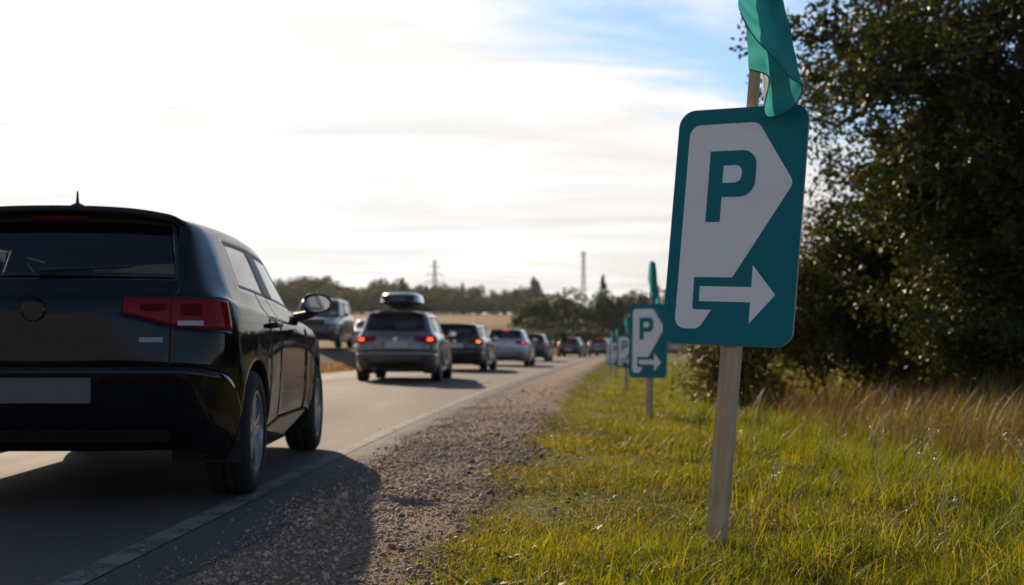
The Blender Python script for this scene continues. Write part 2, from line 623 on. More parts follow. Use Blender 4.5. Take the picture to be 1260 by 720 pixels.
def grass_zone(name, n, y0, y1, hmul, wmul, label, xr=0.52):
    y = np.exp(rng.uniform(math.log(y0), math.log(y1), n * 2))
    ge = grass_edge(y)
    x = ge + rng.random(2 * n) ** 1.1 * (xr * y + 1.6 - ge)
    x = np.where(rng.random(2 * n) < .10, ge + rng.normal(0, .11, 2 * n), x)
    keep = rng.random(2 * n) < np.clip(0.85 + 0.35 * lump(x, y, 2.2, 3), 0.5, 1)
    x, y = x[keep][:n], y[keep][:n]
    n = len(x)
    e = x - grass_edge(y)
    # a short, dry fringe beside the gravel, fuller grass away from it
    L = lump(x, y, 1.5, 5)
    h = (0.024 + 0.042 * rng.random(n)) * (0.5 + 0.55 * sst(0, .8, e) + 0.55 * sst(1.4, 3.2, e)) * np.clip(1 + 0.55 * L, .7, 1.9) * hmul
    h = np.where(rng.random(n) < 0.05, h * 1.8, h)
    w = rng.uniform(.0028, .0062, n) * wmul
    c = GREENS[rng.integers(0, 5, n)] * rng.uniform(.6, 1.3, (n, 1)) * np.clip(1 + .4 * lump(x, y, 3.0, 17)[:, None], .45, 1.5)
    dry = rng.random(n) < np.clip(0.08 - 0.16 * lump(x, y, 1.1, 9) + 0.22 * (1 - sst(0, .9, e)), 0.02, 0.8)
    c = np.where(dry[:, None], STRAW[rng.integers(0, 3, n)] * rng.uniform(.7, 1.2, (n, 1)), c)
    blades(name, x, y, h, w, c, 0.9, M_GRASS, label, tip=c * np.array([1.25, 1.2, .9]))


grass_zone('verge_grass', 190000, 2.9, 8.5, 1.0, 1.0, 'short green grass around the foot of the large parking sign')
grass_zone('verge_grass', 120000, 8.5, 24, 1.25, 2.0, 'green verge grass sloping down behind the large parking sign')
grass_zone('verge_grass', 45000, 24, 110, 1.6, 5.0, 'far green verge along the row of small parking signs', 0.2)

# long tussocks among the turf
N = 620
ty = np.exp(rng.uniform(math.log(3.2), math.log(14), N)); tx = grass_edge(ty) + 0.6 + rng.random(N) ** .6 * (0.5 * ty + .8)
n = N * 46
x = np.repeat(tx, 46) + rng.normal(0, .055, n) * np.repeat(rng.uniform(.6, 1.8, N), 46); y = np.repeat(ty, 46) + rng.normal(0, .06, n)
h = np.repeat(rng.uniform(.07, .20, N) * (1 + .5 * sst(1.5, 4, tx)), 46) * rng.uniform(.5, 1.15, n)
c = np.repeat(GREENS[rng.integers(0, 5, N)], 46, 0) * rng.uniform(.8, 1.45, (n, 1))
c = np.where((rng.random(n) < .10)[:, None], STRAW[rng.integers(0, 3, n)] * 1.1, c)
blades('grass_tussocks', x, y, h, rng.uniform(.004, .0075, n), c, 0.75, M_GRASS, 'longer bright green tufts standing above the verge turf', tip=c * np.array([1.3, 1.2, .9]))

# tall dry grass toward the trees
N = 34000
y = np.exp(rng.uniform(math.log(6.0), math.log(32), N))
lo = asph_x(y) + np.interp(y, [5, 8, 12, 20, 32], [3.9, 3.2, 3.0, 3.2, 3.4])
x = lo + rng.random(N) ** .8 * (0.50 * y + 2.2 - lo)
k = (x > lo) & (rng.random(N) < np.clip(.55 + .6 * lump(x, y, 1.0, 21), .08, 1) * sst(0, 1.2, x - lo))
x, y = x[k], y[k]; n = len(x)
h = rng.uniform(.32, .80, n) * (1 + .25 * lump(x, y, .8, 4)) * np.interp(y, [5, 12, 30], [.75, 1.0, 1.05])
c = np.array([[.12, .075, .026], [.15, .10, .038], [.09, .06, .022], [.10, .09, .022], [.18, .13, .06]])[rng.integers(0, 5, n)] * rng.uniform(.7, 1.25, (n, 1))
blades('tall_dry_grass', x, y, h, np.interp(y, [5, 30], [.0045, .012]) * rng.uniform(.7, 1.4, n), c, 0.35, M_DRY, 'tall brown dry grass in front of the dark trees', tip=c * 1.3, seg=4)
# green undergrowth between the brown stems
N = 60000
y = np.exp(rng.uniform(math.log(5.0), math.log(30), N)); lo = asph_x(y) + 2.6 + .8 * sst(9, 5, y)
x = lo + rng.random(N) * (0.5 * y + 2.0 - lo)
k = x > lo; x, y = x[k], y[k]; n = len(x)
c = GREENS[rng.integers(0, 5, n)] * rng.uniform(.7, 1.35, (n, 1))
blades('tall_green_grass', x, y, rng.uniform(.10, .32, n) * np.interp(x - asph_x(y), [2.6, 6], [.7, 2.0]), np.interp(y, [4, 30], [.006, .015]) * rng.uniform(.7, 1.3, n), c, 0.5, M_GRASS, 'knee high green grass between the verge and the dry stems', tip=c * 1.25)
# pale seed stalks, bent by the wind
bm = bmesh.new()
for i in range(60):
    yy = math.exp(random.uniform(math.log(3.8), math.log(13)))
    xx = float(grass_edge(yy)) + random.uniform(.9, .40 * yy + 1.6)
    hh = random.uniform(.22, .62) * min(1.0, .5 + .25 * (xx - float(grass_edge(yy))))
    zz_ = gz(xx, yy)
    an, ln = random.uniform(-.9, 2.4), random.uniform(.15, .9)
    P = [Vector((xx + math.cos(an) * ln * hh * f ** 2, yy + math.sin(an) * ln * hh * f ** 2 * .6, zz_ + hh * (f - .22 * ln * f ** 3))) for f in (0, .3, .6, .85, 1)]
    tube(bm, P, [.0022, .002, .0016, .0013, .0006], 4, False)
    for j in range(9):
        f = .74 + .26 * j / 9
        p = P[2].lerp(P[4], (f - .6) / .4) if f > .6 else P[2]
        q_ = p + Vector((random.uniform(-.016, .016), random.uniform(-.016, .016), random.uniform(.0, .022)))
        tube(bm, [p, p.lerp(q_, .5), q_], [.0008, .0026, .0006], 4, False)
me = bm_mesh(bm, 'stalks')
tag(link('seed_stalks', me, simple('straw_stalk', (.50, .42, .28), .5, var=.25, scale=3)), 'thin pale seed stalks bending over the verge grass', 'grass', kind='stuff')

# dead leaves blown against the turf
N = 520
wy = np.exp(rng.uniform(math.log(3.0), math.log(14), N)); wx = grass_edge(wy) + rng.normal(-.12, .2, N)
P0 = np.stack([wx, wy, ground_z(wx, wy) + .017], -1)
ang = rng.uniform(0, 6.28, N); A_ = np.stack([np.cos(ang), np.sin(ang), rng.normal(0, .25, N)], -1); B_ = np.stack([-np.sin(ang), np.cos(ang), rng.normal(0, .3, N)], -1)
L_ = rng.uniform(.015, .038, N)[:, None]
V_ = np.stack([P0, P0 + A_ * L_ * .5 + B_ * L_ * .33, P0 + A_ * L_, P0 + A_ * L_ * .5 - B_ * L_ * .33], 1)
C_ = np.array([[.16, .075, .03], [.11, .06, .03], [.20, .12, .05], [.07, .05, .03]])[rng.integers(0, 4, N)]
tag(link('dead_leaves', arrays_mesh('dead_leaves', V_, np.array([[0, 1, 2, 3]]) + (np.arange(N) * 4)[:, None], None, np.repeat(C_, 4, 0)), leafy('dead_leaf', .15, .9, (1.2, 1.0, .6), .03)), 'small brown dead leaves lying where the gravel meets the grass', 'leaves', kind='stuff')

# broad leaved weeds in the turf
N = 450
wy = np.exp(rng.uniform(math.log(3.1), math.log(13), N)); wx = grass_edge(wy) + rng.normal(.2, .08, N) + rng.random(N) ** 1.2 * (0.45 * wy + .8)
wz = ground_z(wx, wy) + .015
WEED = np.array([[.050, .085, .014], [.065, .095, .016], [.045, .070, .014], [.085, .080, .022]])
n = N * 9
ang = rng.uniform(0, 6.28, n); el = rng.uniform(.1, .9, n)
A_ = np.stack([np.cos(ang) * np.cos(el), np.sin(ang) * np.cos(el), np.sin(el)], -1); B_ = np.stack([-np.sin(ang), np.cos(ang), np.zeros(n)], -1)
L_ = (rng.uniform(.016, .038, n) * np.repeat(rng.uniform(.7, 1.4, N), 9))[:, None]
P0 = np.repeat(np.stack([wx, wy, wz], -1), 9, 0) + A_ * .012
V_ = np.stack([P0, P0 + A_ * L_ * .45 + B_ * L_ * .26, P0 + A_ * L_ + np.array([0, 0, -.012]), P0 + A_ * L_ * .45 - B_ * L_ * .26], 1)
C_ = np.repeat(WEED[rng.integers(0, 4, N)], 9, 0) * rng.uniform(.7, 1.3, (n, 1))
tag(link('broadleaf_weeds', arrays_mesh('weeds', V_, np.array([[0, 1, 2, 3]]) + (np.arange(n) * 4)[:, None], None, np.repeat(C_, 4, 0)), M_GRASS), 'small broad leaved weeds scattered through the verge turf', 'weeds', kind='stuff')

# golden strip left of the carriageway and rough grass edging the side road
N = 16000
y = np.exp(rng.uniform(math.log(12), math.log(120), N))
x = line_x(y) - ROADW - 0.08 - rng.random(N) * 0.85
c = np.array([.30, .19, .055]) * rng.uniform(.6, 1.3, (N, 1))
blades('roadside_grass', x, y, rng.uniform(.04, .12, N), rng.uniform(.01, .025, N) * np.interp(y, [12, 120], [1, 3]), c, .6, M_DRY, 'short golden grass strip on the far side of the road', seg=2)


# ------------------------------------------------------------------ trees
M_LEAF = leafy('tree_leaf', 0.33, 0.5, (1.6, 1.4, 0.22), 0.25)
M_LEAF_FAR = leafy('far_foliage', 0.30, 0.6, (1.3, 1.15, 0.35), 0.25)
M_BARK = simple('bark', (.060, .047, .036), .9, var=.35, scale=14, bump=.6, bscale=40)


class Tree:
    def __init__(s, seed, dense=True):
        s.dense = dense
        s.r = random.Random(seed)
        s.bm = bmesh.new()
        s.tips = []

    def grow(s, p, d, length, rad, level, maxl, droop=0.0, kids=(4, 6), spread=(0.5, 1.0), first=0.3):
        r = s.r
        n = 4 if level < maxl else 3
        pts, rs = [p.copy()], [rad]
        dd = d.normalized()
        for i in range(n):
            dd = (dd + Vector((r.gauss(0, .13), r.gauss(0, .13), r.gauss(0, .10) - droop * (i / n)))).normalized()
            pts.append(pts[-1] + dd * length / n)
            rs.append(rad * (1 - .72 * (i + 1) / n))
        tube(s.bm, pts, rs, 7 if level == 0 else (5 if level < maxl else 3), False)
        if level >= maxl - (1 if s.dense else 0):
            for a, b in zip(pts, pts[1:]):
                for f in (.25, .75):
                    s.tips.append(a.lerp(b, f))
        if level < maxl:
            for i in range(r.randint(*kids)):
                f = r.uniform(first, 1.0)
                k = min(int(f * n), n - 1)
                q = pts[k].lerp(pts[k + 1], f * n - k)
                ax = (pts[k + 1] - pts[k]).normalized()
                perp = ax.orthogonal().normalized()
                perp.rotate(Matrix.Rotation(r.uniform(0, 2 * math.pi), 3, ax))
                ang = r.uniform(*spread)
                nd = ax * math.cos(ang) + perp * math.sin(ang)
                nd.z += .12
                s.grow(q, nd, length * r.uniform(.45, .72), max(rs[k] * .55, .004), level + 1, maxl, droop, kids, spread, .2)


def leaves_mesh(name, pts, per, size, spread, cols, outward=None):
    n = len(pts) * per
    P = np.repeat(np.array(pts), per, 0) + rng.normal(0, spread, (n, 3))
    a = rng.normal(size=(n, 3)); a[:, 2] *= .6; a /= np.linalg.norm(a, axis=1, keepdims=True)
    b = rng.normal(size=(n, 3)); b -= (a * b).sum(1, keepdims=True) * a; b /= np.linalg.norm(b, axis=1, keepdims=True)
    L = (size * rng.uniform(.65, 1.35, n))[:, None]
    V = np.stack([P, P + a * L * .45 + b * L * .32, P + a * L, P + a * L * .5 - b * L * .32], 1)
    Q = np.array([[0, 1, 2, 3]]) + (np.arange(n) * 4)[:, None]
    C = cols[rng.integers(0, len(cols), n)] * rng.uniform(.65, 1.35, (n, 1))
    return arrays_mesh(name, V, Q, None, np.repeat(C, 4, 0))


LEAFC = np.array([[.019, .031, .006], [.024, .037, .007], [.031, .041, .008], [.015, .025, .005], [.048, .046, .010]])


def near_tree(name, label, base, stems, maxl, per, leaf, spread, seed, group=None, cols=LEAFC, kids=(4, 6), crown=None, dense=True):
    T = Tree(seed, dense)
    for (off, d, ln, rad) in stems:
        T.grow(Vector(off), Vector(d), ln, rad, 0, maxl, .03, kids)
    root = empty(name, (base[0], base[1], gz(*base)))
    me = bm_mesh(T.bm, 'trunk'); me.shade_smooth()
    link('trunk', me, M_BARK, root)
    pts = [p[:] for p in T.tips]
    if crown:
        pts = [p for p in pts if crown(p)]
    o = link('crown', leaves_mesh('crown', pts, per, leaf, spread, cols), M_LEAF, root)
    tag(root, label, 'tree', group)
    
    return root


def placed(px, d):
    """ground position seen at photo column px, at distance d"""
    return ((px - 630) / FPX * d, d)


near_tree('broadleaf_tree', 'large dark broadleaf tree with long limbs reaching over the grass', (7.6, 15.5),
          [((0, 0, -.2), (-.12, -.1, 1), 3.6, .20), ((0, 0, 1.2), (-.75, -.15, 1.05), 3.3, .11), ((0, 0, 1.0), (-.6, .2, .85), 3.0, .10),
           ((0, 0, 2.0), (-1.0, -.1, .75), 3.0, .09), ((0, 0, 1.5), (.6, .2, 1), 3.2, .11), ((0, 0, 2.3), (-.55, -.35, .9), 2.9, .08), ((0, 0, 2.7), (-1.0, .1, .55), 2.9, .075),
           ((0, 0, 2.9), (-.9, -.2, .95), 2.8, .07), ((0, 0, .6), (-.7, -.3, .6), 2.2, .07), ((0, 0, 3.0), (-.3, .2, 1), 2.8, .07), ((0, 0, 2.2), (-.85, -.3, .5), 2.4, .06), ((0, 0, 1.6), (-.8, -.4, .35), 2.4, .06), ((0, 0, 3.0), (-1, -.15, .12), 3.2, .075)],
          3, 13, .085, .075, 3, dense=False, crown=lambda p: p[2] < 2.7 or random.random() < .40)
near_tree('broadleaf_tree', 'dense dark tree of several stems standing behind the brown grass', (5.9, 17.5),
          [((.1, 0, -.2), (-.2, -.05, 1), 3.2, .10), ((-.1, .1, -.2), (.25, .1, 1), 3.4, .10), ((0, -.15, -.2), (.05, -.3, 1), 3.0, .09), ((.3, .1, -.2), (.5, .1, .9), 3.0, .08),
           ((-.25, 0, -.2), (-.40, -.1, .9), 2.2, .07), ((.2, -.2, -.2), (.35, -.3, .8), 2.2, .06), ((0, 0, .2), (.15, .0, 1), 2.4, .06)],
          3, 11, .080, .085, 8, kids=(5, 7))
near_tree('broadleaf_tree', 'dark low tree filling the gap behind the large broadleaf tree', (8.6, 19.5),
          [((.1, 0, -.2), (-.3, -.05, 1), 2.5, .11), ((-.1, .1, -.2), (.25, .1, 1), 2.6, .11), ((0, -.15, -.2), (-.1, -.3, 1), 2.3, .09), ((-.3, .1, -.2), (-.65, .1, .9), 2.4, .08), ((.2, -.2, -.2), (.45, -.3, .8), 2.2, .07)],
          3, 12, .085, .10, 18, kids=(5, 7))
BUSHC = np.array([[.050, .056, .011], [.062, .066, .013], [.040, .048, .010], [.085, .070, .016]])
near_tree('hazel_bush', 'olive green bush at the edge of the dark trees', (4.6, 18.2),
          [((-.1 + .12 * i, .08 * (i % 2), -.15), (-.42 + .20 * i, -.15 + .1 * (i % 3), .95), 1.75 + .15 * (i % 3), .035) for i in range(6)],
          2, 30, .058, .13, 5, cols=BUSHC, kids=(6, 8))
near_tree('hazel_bush', 'low dark bush under the large broadleaf tree', (6.3, 14.2),
          [((-.3 + .15 * i, .08 * (i % 2), -.15), (-.5 + .22 * i, -.2 + .1 * (i % 3), .85), 1.5 + .2 * (i % 3), .035) for i in range(6)],
          2, 28, .058, .13, 6, cols=LEAFC, kids=(6, 8))


def far_crown(seed, kind, n_blob, per, size):
    r = np.random.default_rng(seed)
    pts, nrm = [], []
    for i in range(n_blob):
        if kind == 'cone':
            f = (i + .5) / n_blob
            rad = .30 * (1 - f) + .02
            a = r.uniform(0, 6.28)
            c = np.array([math.cos(a) * rad * .7, math.sin(a) * rad * .7, .12 + .86 * f]); br = np.array([rad * .55 + .03] * 2 + [.07])
        else:
            v = r.normal(size=3); v /= np.linalg.norm(v); rr = r.random() ** .45
            c = np.array([v[0] * .36 * rr, v[1] * .36 * rr, .50 + v[2] * .42 * rr]); br = np.array([1, 1, .85]) * r.uniform(.10, .19)
            if kind == 'tall':
                c[:2] *= .7
        d = r.normal(size=(per, 3)); d /= np.linalg.norm(d, axis=1, keepdims=True)
        pts.append(c + d * br * r.uniform(.75, 1.08, (per, 1))); nrm.append(d)
    P = np.concatenate(pts); D = np.concatenate(nrm); n = len(P)
    D = D + r.normal(0, .55, (n, 3)); D /= np.linalg.norm(D, axis=1, keepdims=True)
    a = r.normal(size=(n, 3)); a -= (a * D).sum(1, keepdims=True) * D; a /= np.linalg.norm(a, axis=1, keepdims=True)
    b = np.cross(D, a)
    L = (size * r.uniform(.5, 1.4, n))[:, None]
    V = np.stack([P - a * L, P + b * L * .6, P + a * L, P - b * L * .6], 1)
    Q = np.array([[0, 1, 2, 3]]) + (np.arange(n) * 4)[:, None]
    base = {'cone': [.034, .040, .017], 'round': [.040, .058, .015], 'tall': [.047, .062, .017]}[kind]
    C = np.array(base) * r.uniform(.6, 1.45, (n, 1)) * np.array([1 + .25 * math.sin(seed), 1, 1])
    return arrays_mesh('crown', V, Q, None, np.repeat(C, 4, 0))


def far_trunk(seed, kind):
    r = random.Random(seed); bm = bmesh.new()
    h = .95 if kind == 'cone' else .7
    tube(bm, [(0, 0, -.04), (.01, 0, h * .4), (r.uniform(-.03, .03), .01, h)], [.028, .02, .005], 6, False)
    if kind != 'cone':
        for i in range(5):
            a = r.uniform(0, 6.28); z0 = r.uniform(.22, .45)
            tube(bm, [(0, 0, z0), (math.cos(a) * .12, math.sin(a) * .12, z0 + .14), (math.cos(a) * .24, math.sin(a) * .24, z0 + .3)], [.013, .009, .003], 5, False)
    return bm_mesh(bm, 'trunk')


FAR = [(k, far_crown(s, k, nb, pr, sz), far_trunk(s, k)) for s, (k, nb, pr, sz) in enumerate(
    [('round', 34, 85, .030), ('round', 40, 80, .028), ('tall', 36, 85, .028), ('cone', 30, 80, .026), ('round', 30, 95, .032), ('tall', 40, 75, .027)])]
for k, cm, tm in FAR:
    cm.materials.append(M_LEAF_FAR); tm.materials.append(M_BARK)
FAR_NAME = {'round': 'broadleaf_tree', 'tall': 'slender_tree', 'cone': 'conifer_tree'}


def far_tree(v, x, y, h, wide, label, group):
    k, cm, tm = FAR[v]
    root = empty(FAR_NAME[k], (x, y, gz(x, y)), random.uniform(0, 6.28))
    root.scale = (h * wide, h * wide, h)
    link('trunk', tm, None, root); link('crown', cm, None, root)
    tag(root, label, 'tree', group)


# wood along the top of the field
WL = {'round': 'round crowned tree in the wood along the top of the stubble field', 'tall': 'slender leafy tree in the wood along the top of the stubble field',
      'cone': 'pointed conifer in the wood along the top of the stubble field'}
rr = random.Random(5)
for row, (d, hh) in enumerate(((366, 8.0), (372, 9.5), (385, 11.0), (400, 12.0))):
    px = 285.0 + row * 9
    while px < 668:
        v = rr.choice([0, 1, 2, 0, 1, 4, 5, 4, 2, 3, 0, 5] if row else [0, 1, 4])
        prof = float(np.interp(px, [285, 350, 400, 425, 470, 560, 600, 640, 668], [1.0, 1.02, 1.06, .85, 1.0, .86, .70, .78, .85]))
        dd = d + rr.uniform(-6, 6)
        far_tree(v, (px - 630) / FPX * dd, dd, hh * prof * rr.uniform(.85, 1.12) * (1.08 if v == 3 else 1), rr.uniform(.85, 1.25), WL[FAR[v][0]], 'trees of the far wood')
        px += rr.uniform(11, 17)
for px, d, top in ((569, 395, 349), (591, 405, 356), (742, 210, 340), (806, 205, 340)):
    h = CAMZ + (HZ - top) / FPX * d - gz(*placed(px, d))
    far_tree(3, *placed(px, d), h, .62, 'tall pointed conifer rising above the wood by the road' if px > 700 else 'lone pointed conifer rising above the far wood', 'tall conifers')
# nearer clump beyond the bend
CL = {'round': 'bushy broadleaf tree beyond the bend of the road', 'tall': 'tall loose broadleaf tree beyond the bend of the road', 'cone': 'dark conifer beyond the bend of the road'}
for px, d, top, v, w in ((652, 150, 366, 0, 1.0), (668, 146, 358, 4, 1.0), (690, 152, 352, 1, 1.1), (708, 165, 356, 5, 1.1), (722, 148, 362, 0, 1.2), (745, 150, 352, 4, 1.15),
                         (765, 160, 358, 1, 1.1), (786, 165, 352, 2, 1.2), (806, 170, 346, 0, 1.2), (830, 170, 350, 5, 1.2), (858, 175, 356, 4, 1.2), (890, 175, 352, 1, 1.2),
                         (925, 180, 350, 0, 1.2), (960, 180, 350, 2, 1.2), (662, 135, 388, 1, 1.3), (683, 137, 392, 0, 1.4), (706, 138, 386, 4, 1.4), (728, 139, 394, 1, 1.5), (752, 145, 390, 0, 1.4),
                         (640, 150, 384, 4, 1.2), (775, 150, 385, 4, 1.4), (800, 155, 390, 1, 1.5), (1000, 185, 350, 4, 1.3), (1040, 190, 350, 0, 1.3), (1085, 190, 352, 1, 1.4)):
    x, y = placed(px, d)
    h = CAMZ + (HZ - top) / FPX * d - gz(x, y)
    far_tree(v, x, y, h, w * 1.02, CL[FAR[v][0]], 'trees beyond the bend')
for px, d, h in ((648, 128, 2.4), (664, 126, 2.0), (690, 130, 2.2), (712, 131, 2.5), (735, 133, 2.2), (758, 134, 2.6), (780, 140, 2.4)):
    x, y = placed(px, d)
    far_tree(rr.choice([0, 1, 4]), x, y, h, 1.7, 'low round shrub at the foot of the trees beyond the bend', 'shrubs beyond the bend')

# ------------------------------------------------------------------ pylon and mast on the skyline
M_STEEL = simple('galvanised_steel', (.34, .35, .36), .5, .6, .1, 1)


def lattice(name, label, px, d, top, w0, w1, arms, br):
    x, y = placed(px, d)
    zb = gz(x, y)
    H = CAMZ + (HZ - top) / FPX * d - zb
    root = empty(name, (x, y, zb), .35)
    tag(root, label, 'tower')
    n = 11
    W = lambda f: (w0 * (1 - f) ** 1.6 + w1) * .5
    bm = bmesh.new()
    for sx in (-1, 1):
        for sy in (-1, 1):
            tube(bm, [(sx * W(i / n), sy * W(i / n), H * i / n) for i in range(n + 1)], br, 4)
    link('tower_legs', bm_mesh(bm), M_STEEL, root)
    bm = bmesh.new()
    for i in range(n):
        f, g = i / n, (i + 1) / n
        for sx, sy, tx_, ty_ in ((-1, -1, 1, -1), (1, -1, 1, 1), (1, 1, -1, 1), (-1, 1, -1, -1)):
            tube(bm, [(sx * W(f), sy * W(f), H * f), (tx_ * W(g), ty_ * W(g), H * g)], br * .6, 3)
            tube(bm, [(tx_ * W(f), ty_ * W(f), H * f), (sx * W(g), sy * W(g), H * g)], br * .6, 3)
    link('bracing', bm_mesh(bm), M_STEEL, root)
    for f, ln in arms:
        bm = bmesh.new()
        for sx in (-1, 1):
            tube(bm, [(0, -W(f), H * f), (sx * ln, 0, H * f)], br * .8, 4); tube(bm, [(0, W(f), H * f), (sx * ln, 0, H * f)], br * .8, 4)
            tube(bm, [(0, 0, H * f + 1.6), (sx * ln, 0, H * f)], br * .8, 4)
            tube(bm, [(sx * ln, 0, H * f), (sx * ln, 0, H * f - 1.6)], br * .8, 4)
        link('cross_arm', bm_mesh(bm), M_STEEL, root)
    return root, H


pyl, pylH = lattice('power_pylon', 'faint lattice power pylon with crossarms above the far wood', 535, 700, 320, 5.0, 1.1, ((.66, 6.5), (.78, 5.0), (.90, 3.6)), .17)
mst, mstH = lattice('radio_mast', 'faint slim lattice mast rising behind the trees beyond the bend', 718, 700, 310, 2.6, 1.2, ((.985, 1.4),), .16)
p0 = pyl.matrix_world
bm = bmesh.new()
root = empty('power_line', (pyl.location.x, pyl.location.y, pyl.location.z + pylH * .62))
for f, ln in ((.66, 6.5), (.78, 5.0), (.90, 3.6)):
    for sx in (-1, 1):
        for (tx_, ty_) in ((300, 140), (-320, -60)):
            A = Vector((math.cos(.35) * ln * sx, math.sin(.35) * ln * sx, pylH * (f - .62) - 1.6)); B = A + Vector((tx_, ty_, 0))
            bm = bmesh.new()
            tube(bm, [A.lerp(B, i / 16) - Vector((0, 0, 26 * (i / 16) * (1 - i / 16))) for i in range(17)], .035, 3)
            link('wire', bm_mesh(bm), M_STEEL, root)
tag(root, 'thin power wires hanging from the far pylon', 'power line')

# ------------------------------------------------------------------ cars
M_BLACKPL = simple('black_plastic', (.012, .012, .013), .55, var=.15, scale=20)
M_RUBBER = simple('tyre_rubber', (.008, .008, .008), .85, var=.2, scale=30, bump=.3)
M_RIM = simple('alloy', (.42, .43, .44), .32, .8, .08, 20)
M_SEAL = simple('window_seal', (.010, .010, .010), .5, var=.1)
M_SEAT = simple('seat_cloth', (.020, .020, .022), .9, var=.2, scale=60)
M_PLATE = simple('number_plate', (.55, .54, .52), .45, var=.06)
M_PLATEBLUE = simple('plate_blue', (.03, .07, .28), .5)
M_CHROME = simple('chrome', (.6, .6, .6), .15, 1.0, .03)
M_REDLENS = simple('red_lens', (.20, .0015, .006), .16, var=.15, scale=12, coat=.4)
M_REDLENS.node_tree.nodes['Principled BSDF'].inputs['Specular IOR Level'].default_value = 0.0
M_DARKRED = simple('dark_red_lens', (.09, .001, .003), .3, var=.15, scale=12, coat=.15)
M_DARKRED.node_tree.nodes['Principled BSDF'].inputs['Specular IOR Level'].default_value = 0.0
M_WHITELENS = simple('clear_lens', (.26, .25, .24), .18, var=.1, coat=1)
M_HEADLENS = simple('headlamp_lens', (.35, .37, .39), .10, .5, var=.15, coat=1)
M_MIRROR = simple('mirror_glass', (.75, .76, .78), .03, 1.0, .01)
M_BRAKE = glow('brake_lamp_lit', (1.0, .05, .025), .9)
M_AMBER = glow('indicator_lit', (1.0, .20, .02), 1.5)
M_TAILDIM = glow('tail_lamp_lit', (.9, .03, .02), .45)

SIDE = [4, 5, 6, 7, 8, 9, 10, 11, 'b', 12, 13, 14, 15, 16, 17, 18]
GH = SIDE[:10]


def lerp(a, b, t):
    return a + (b - a) * t


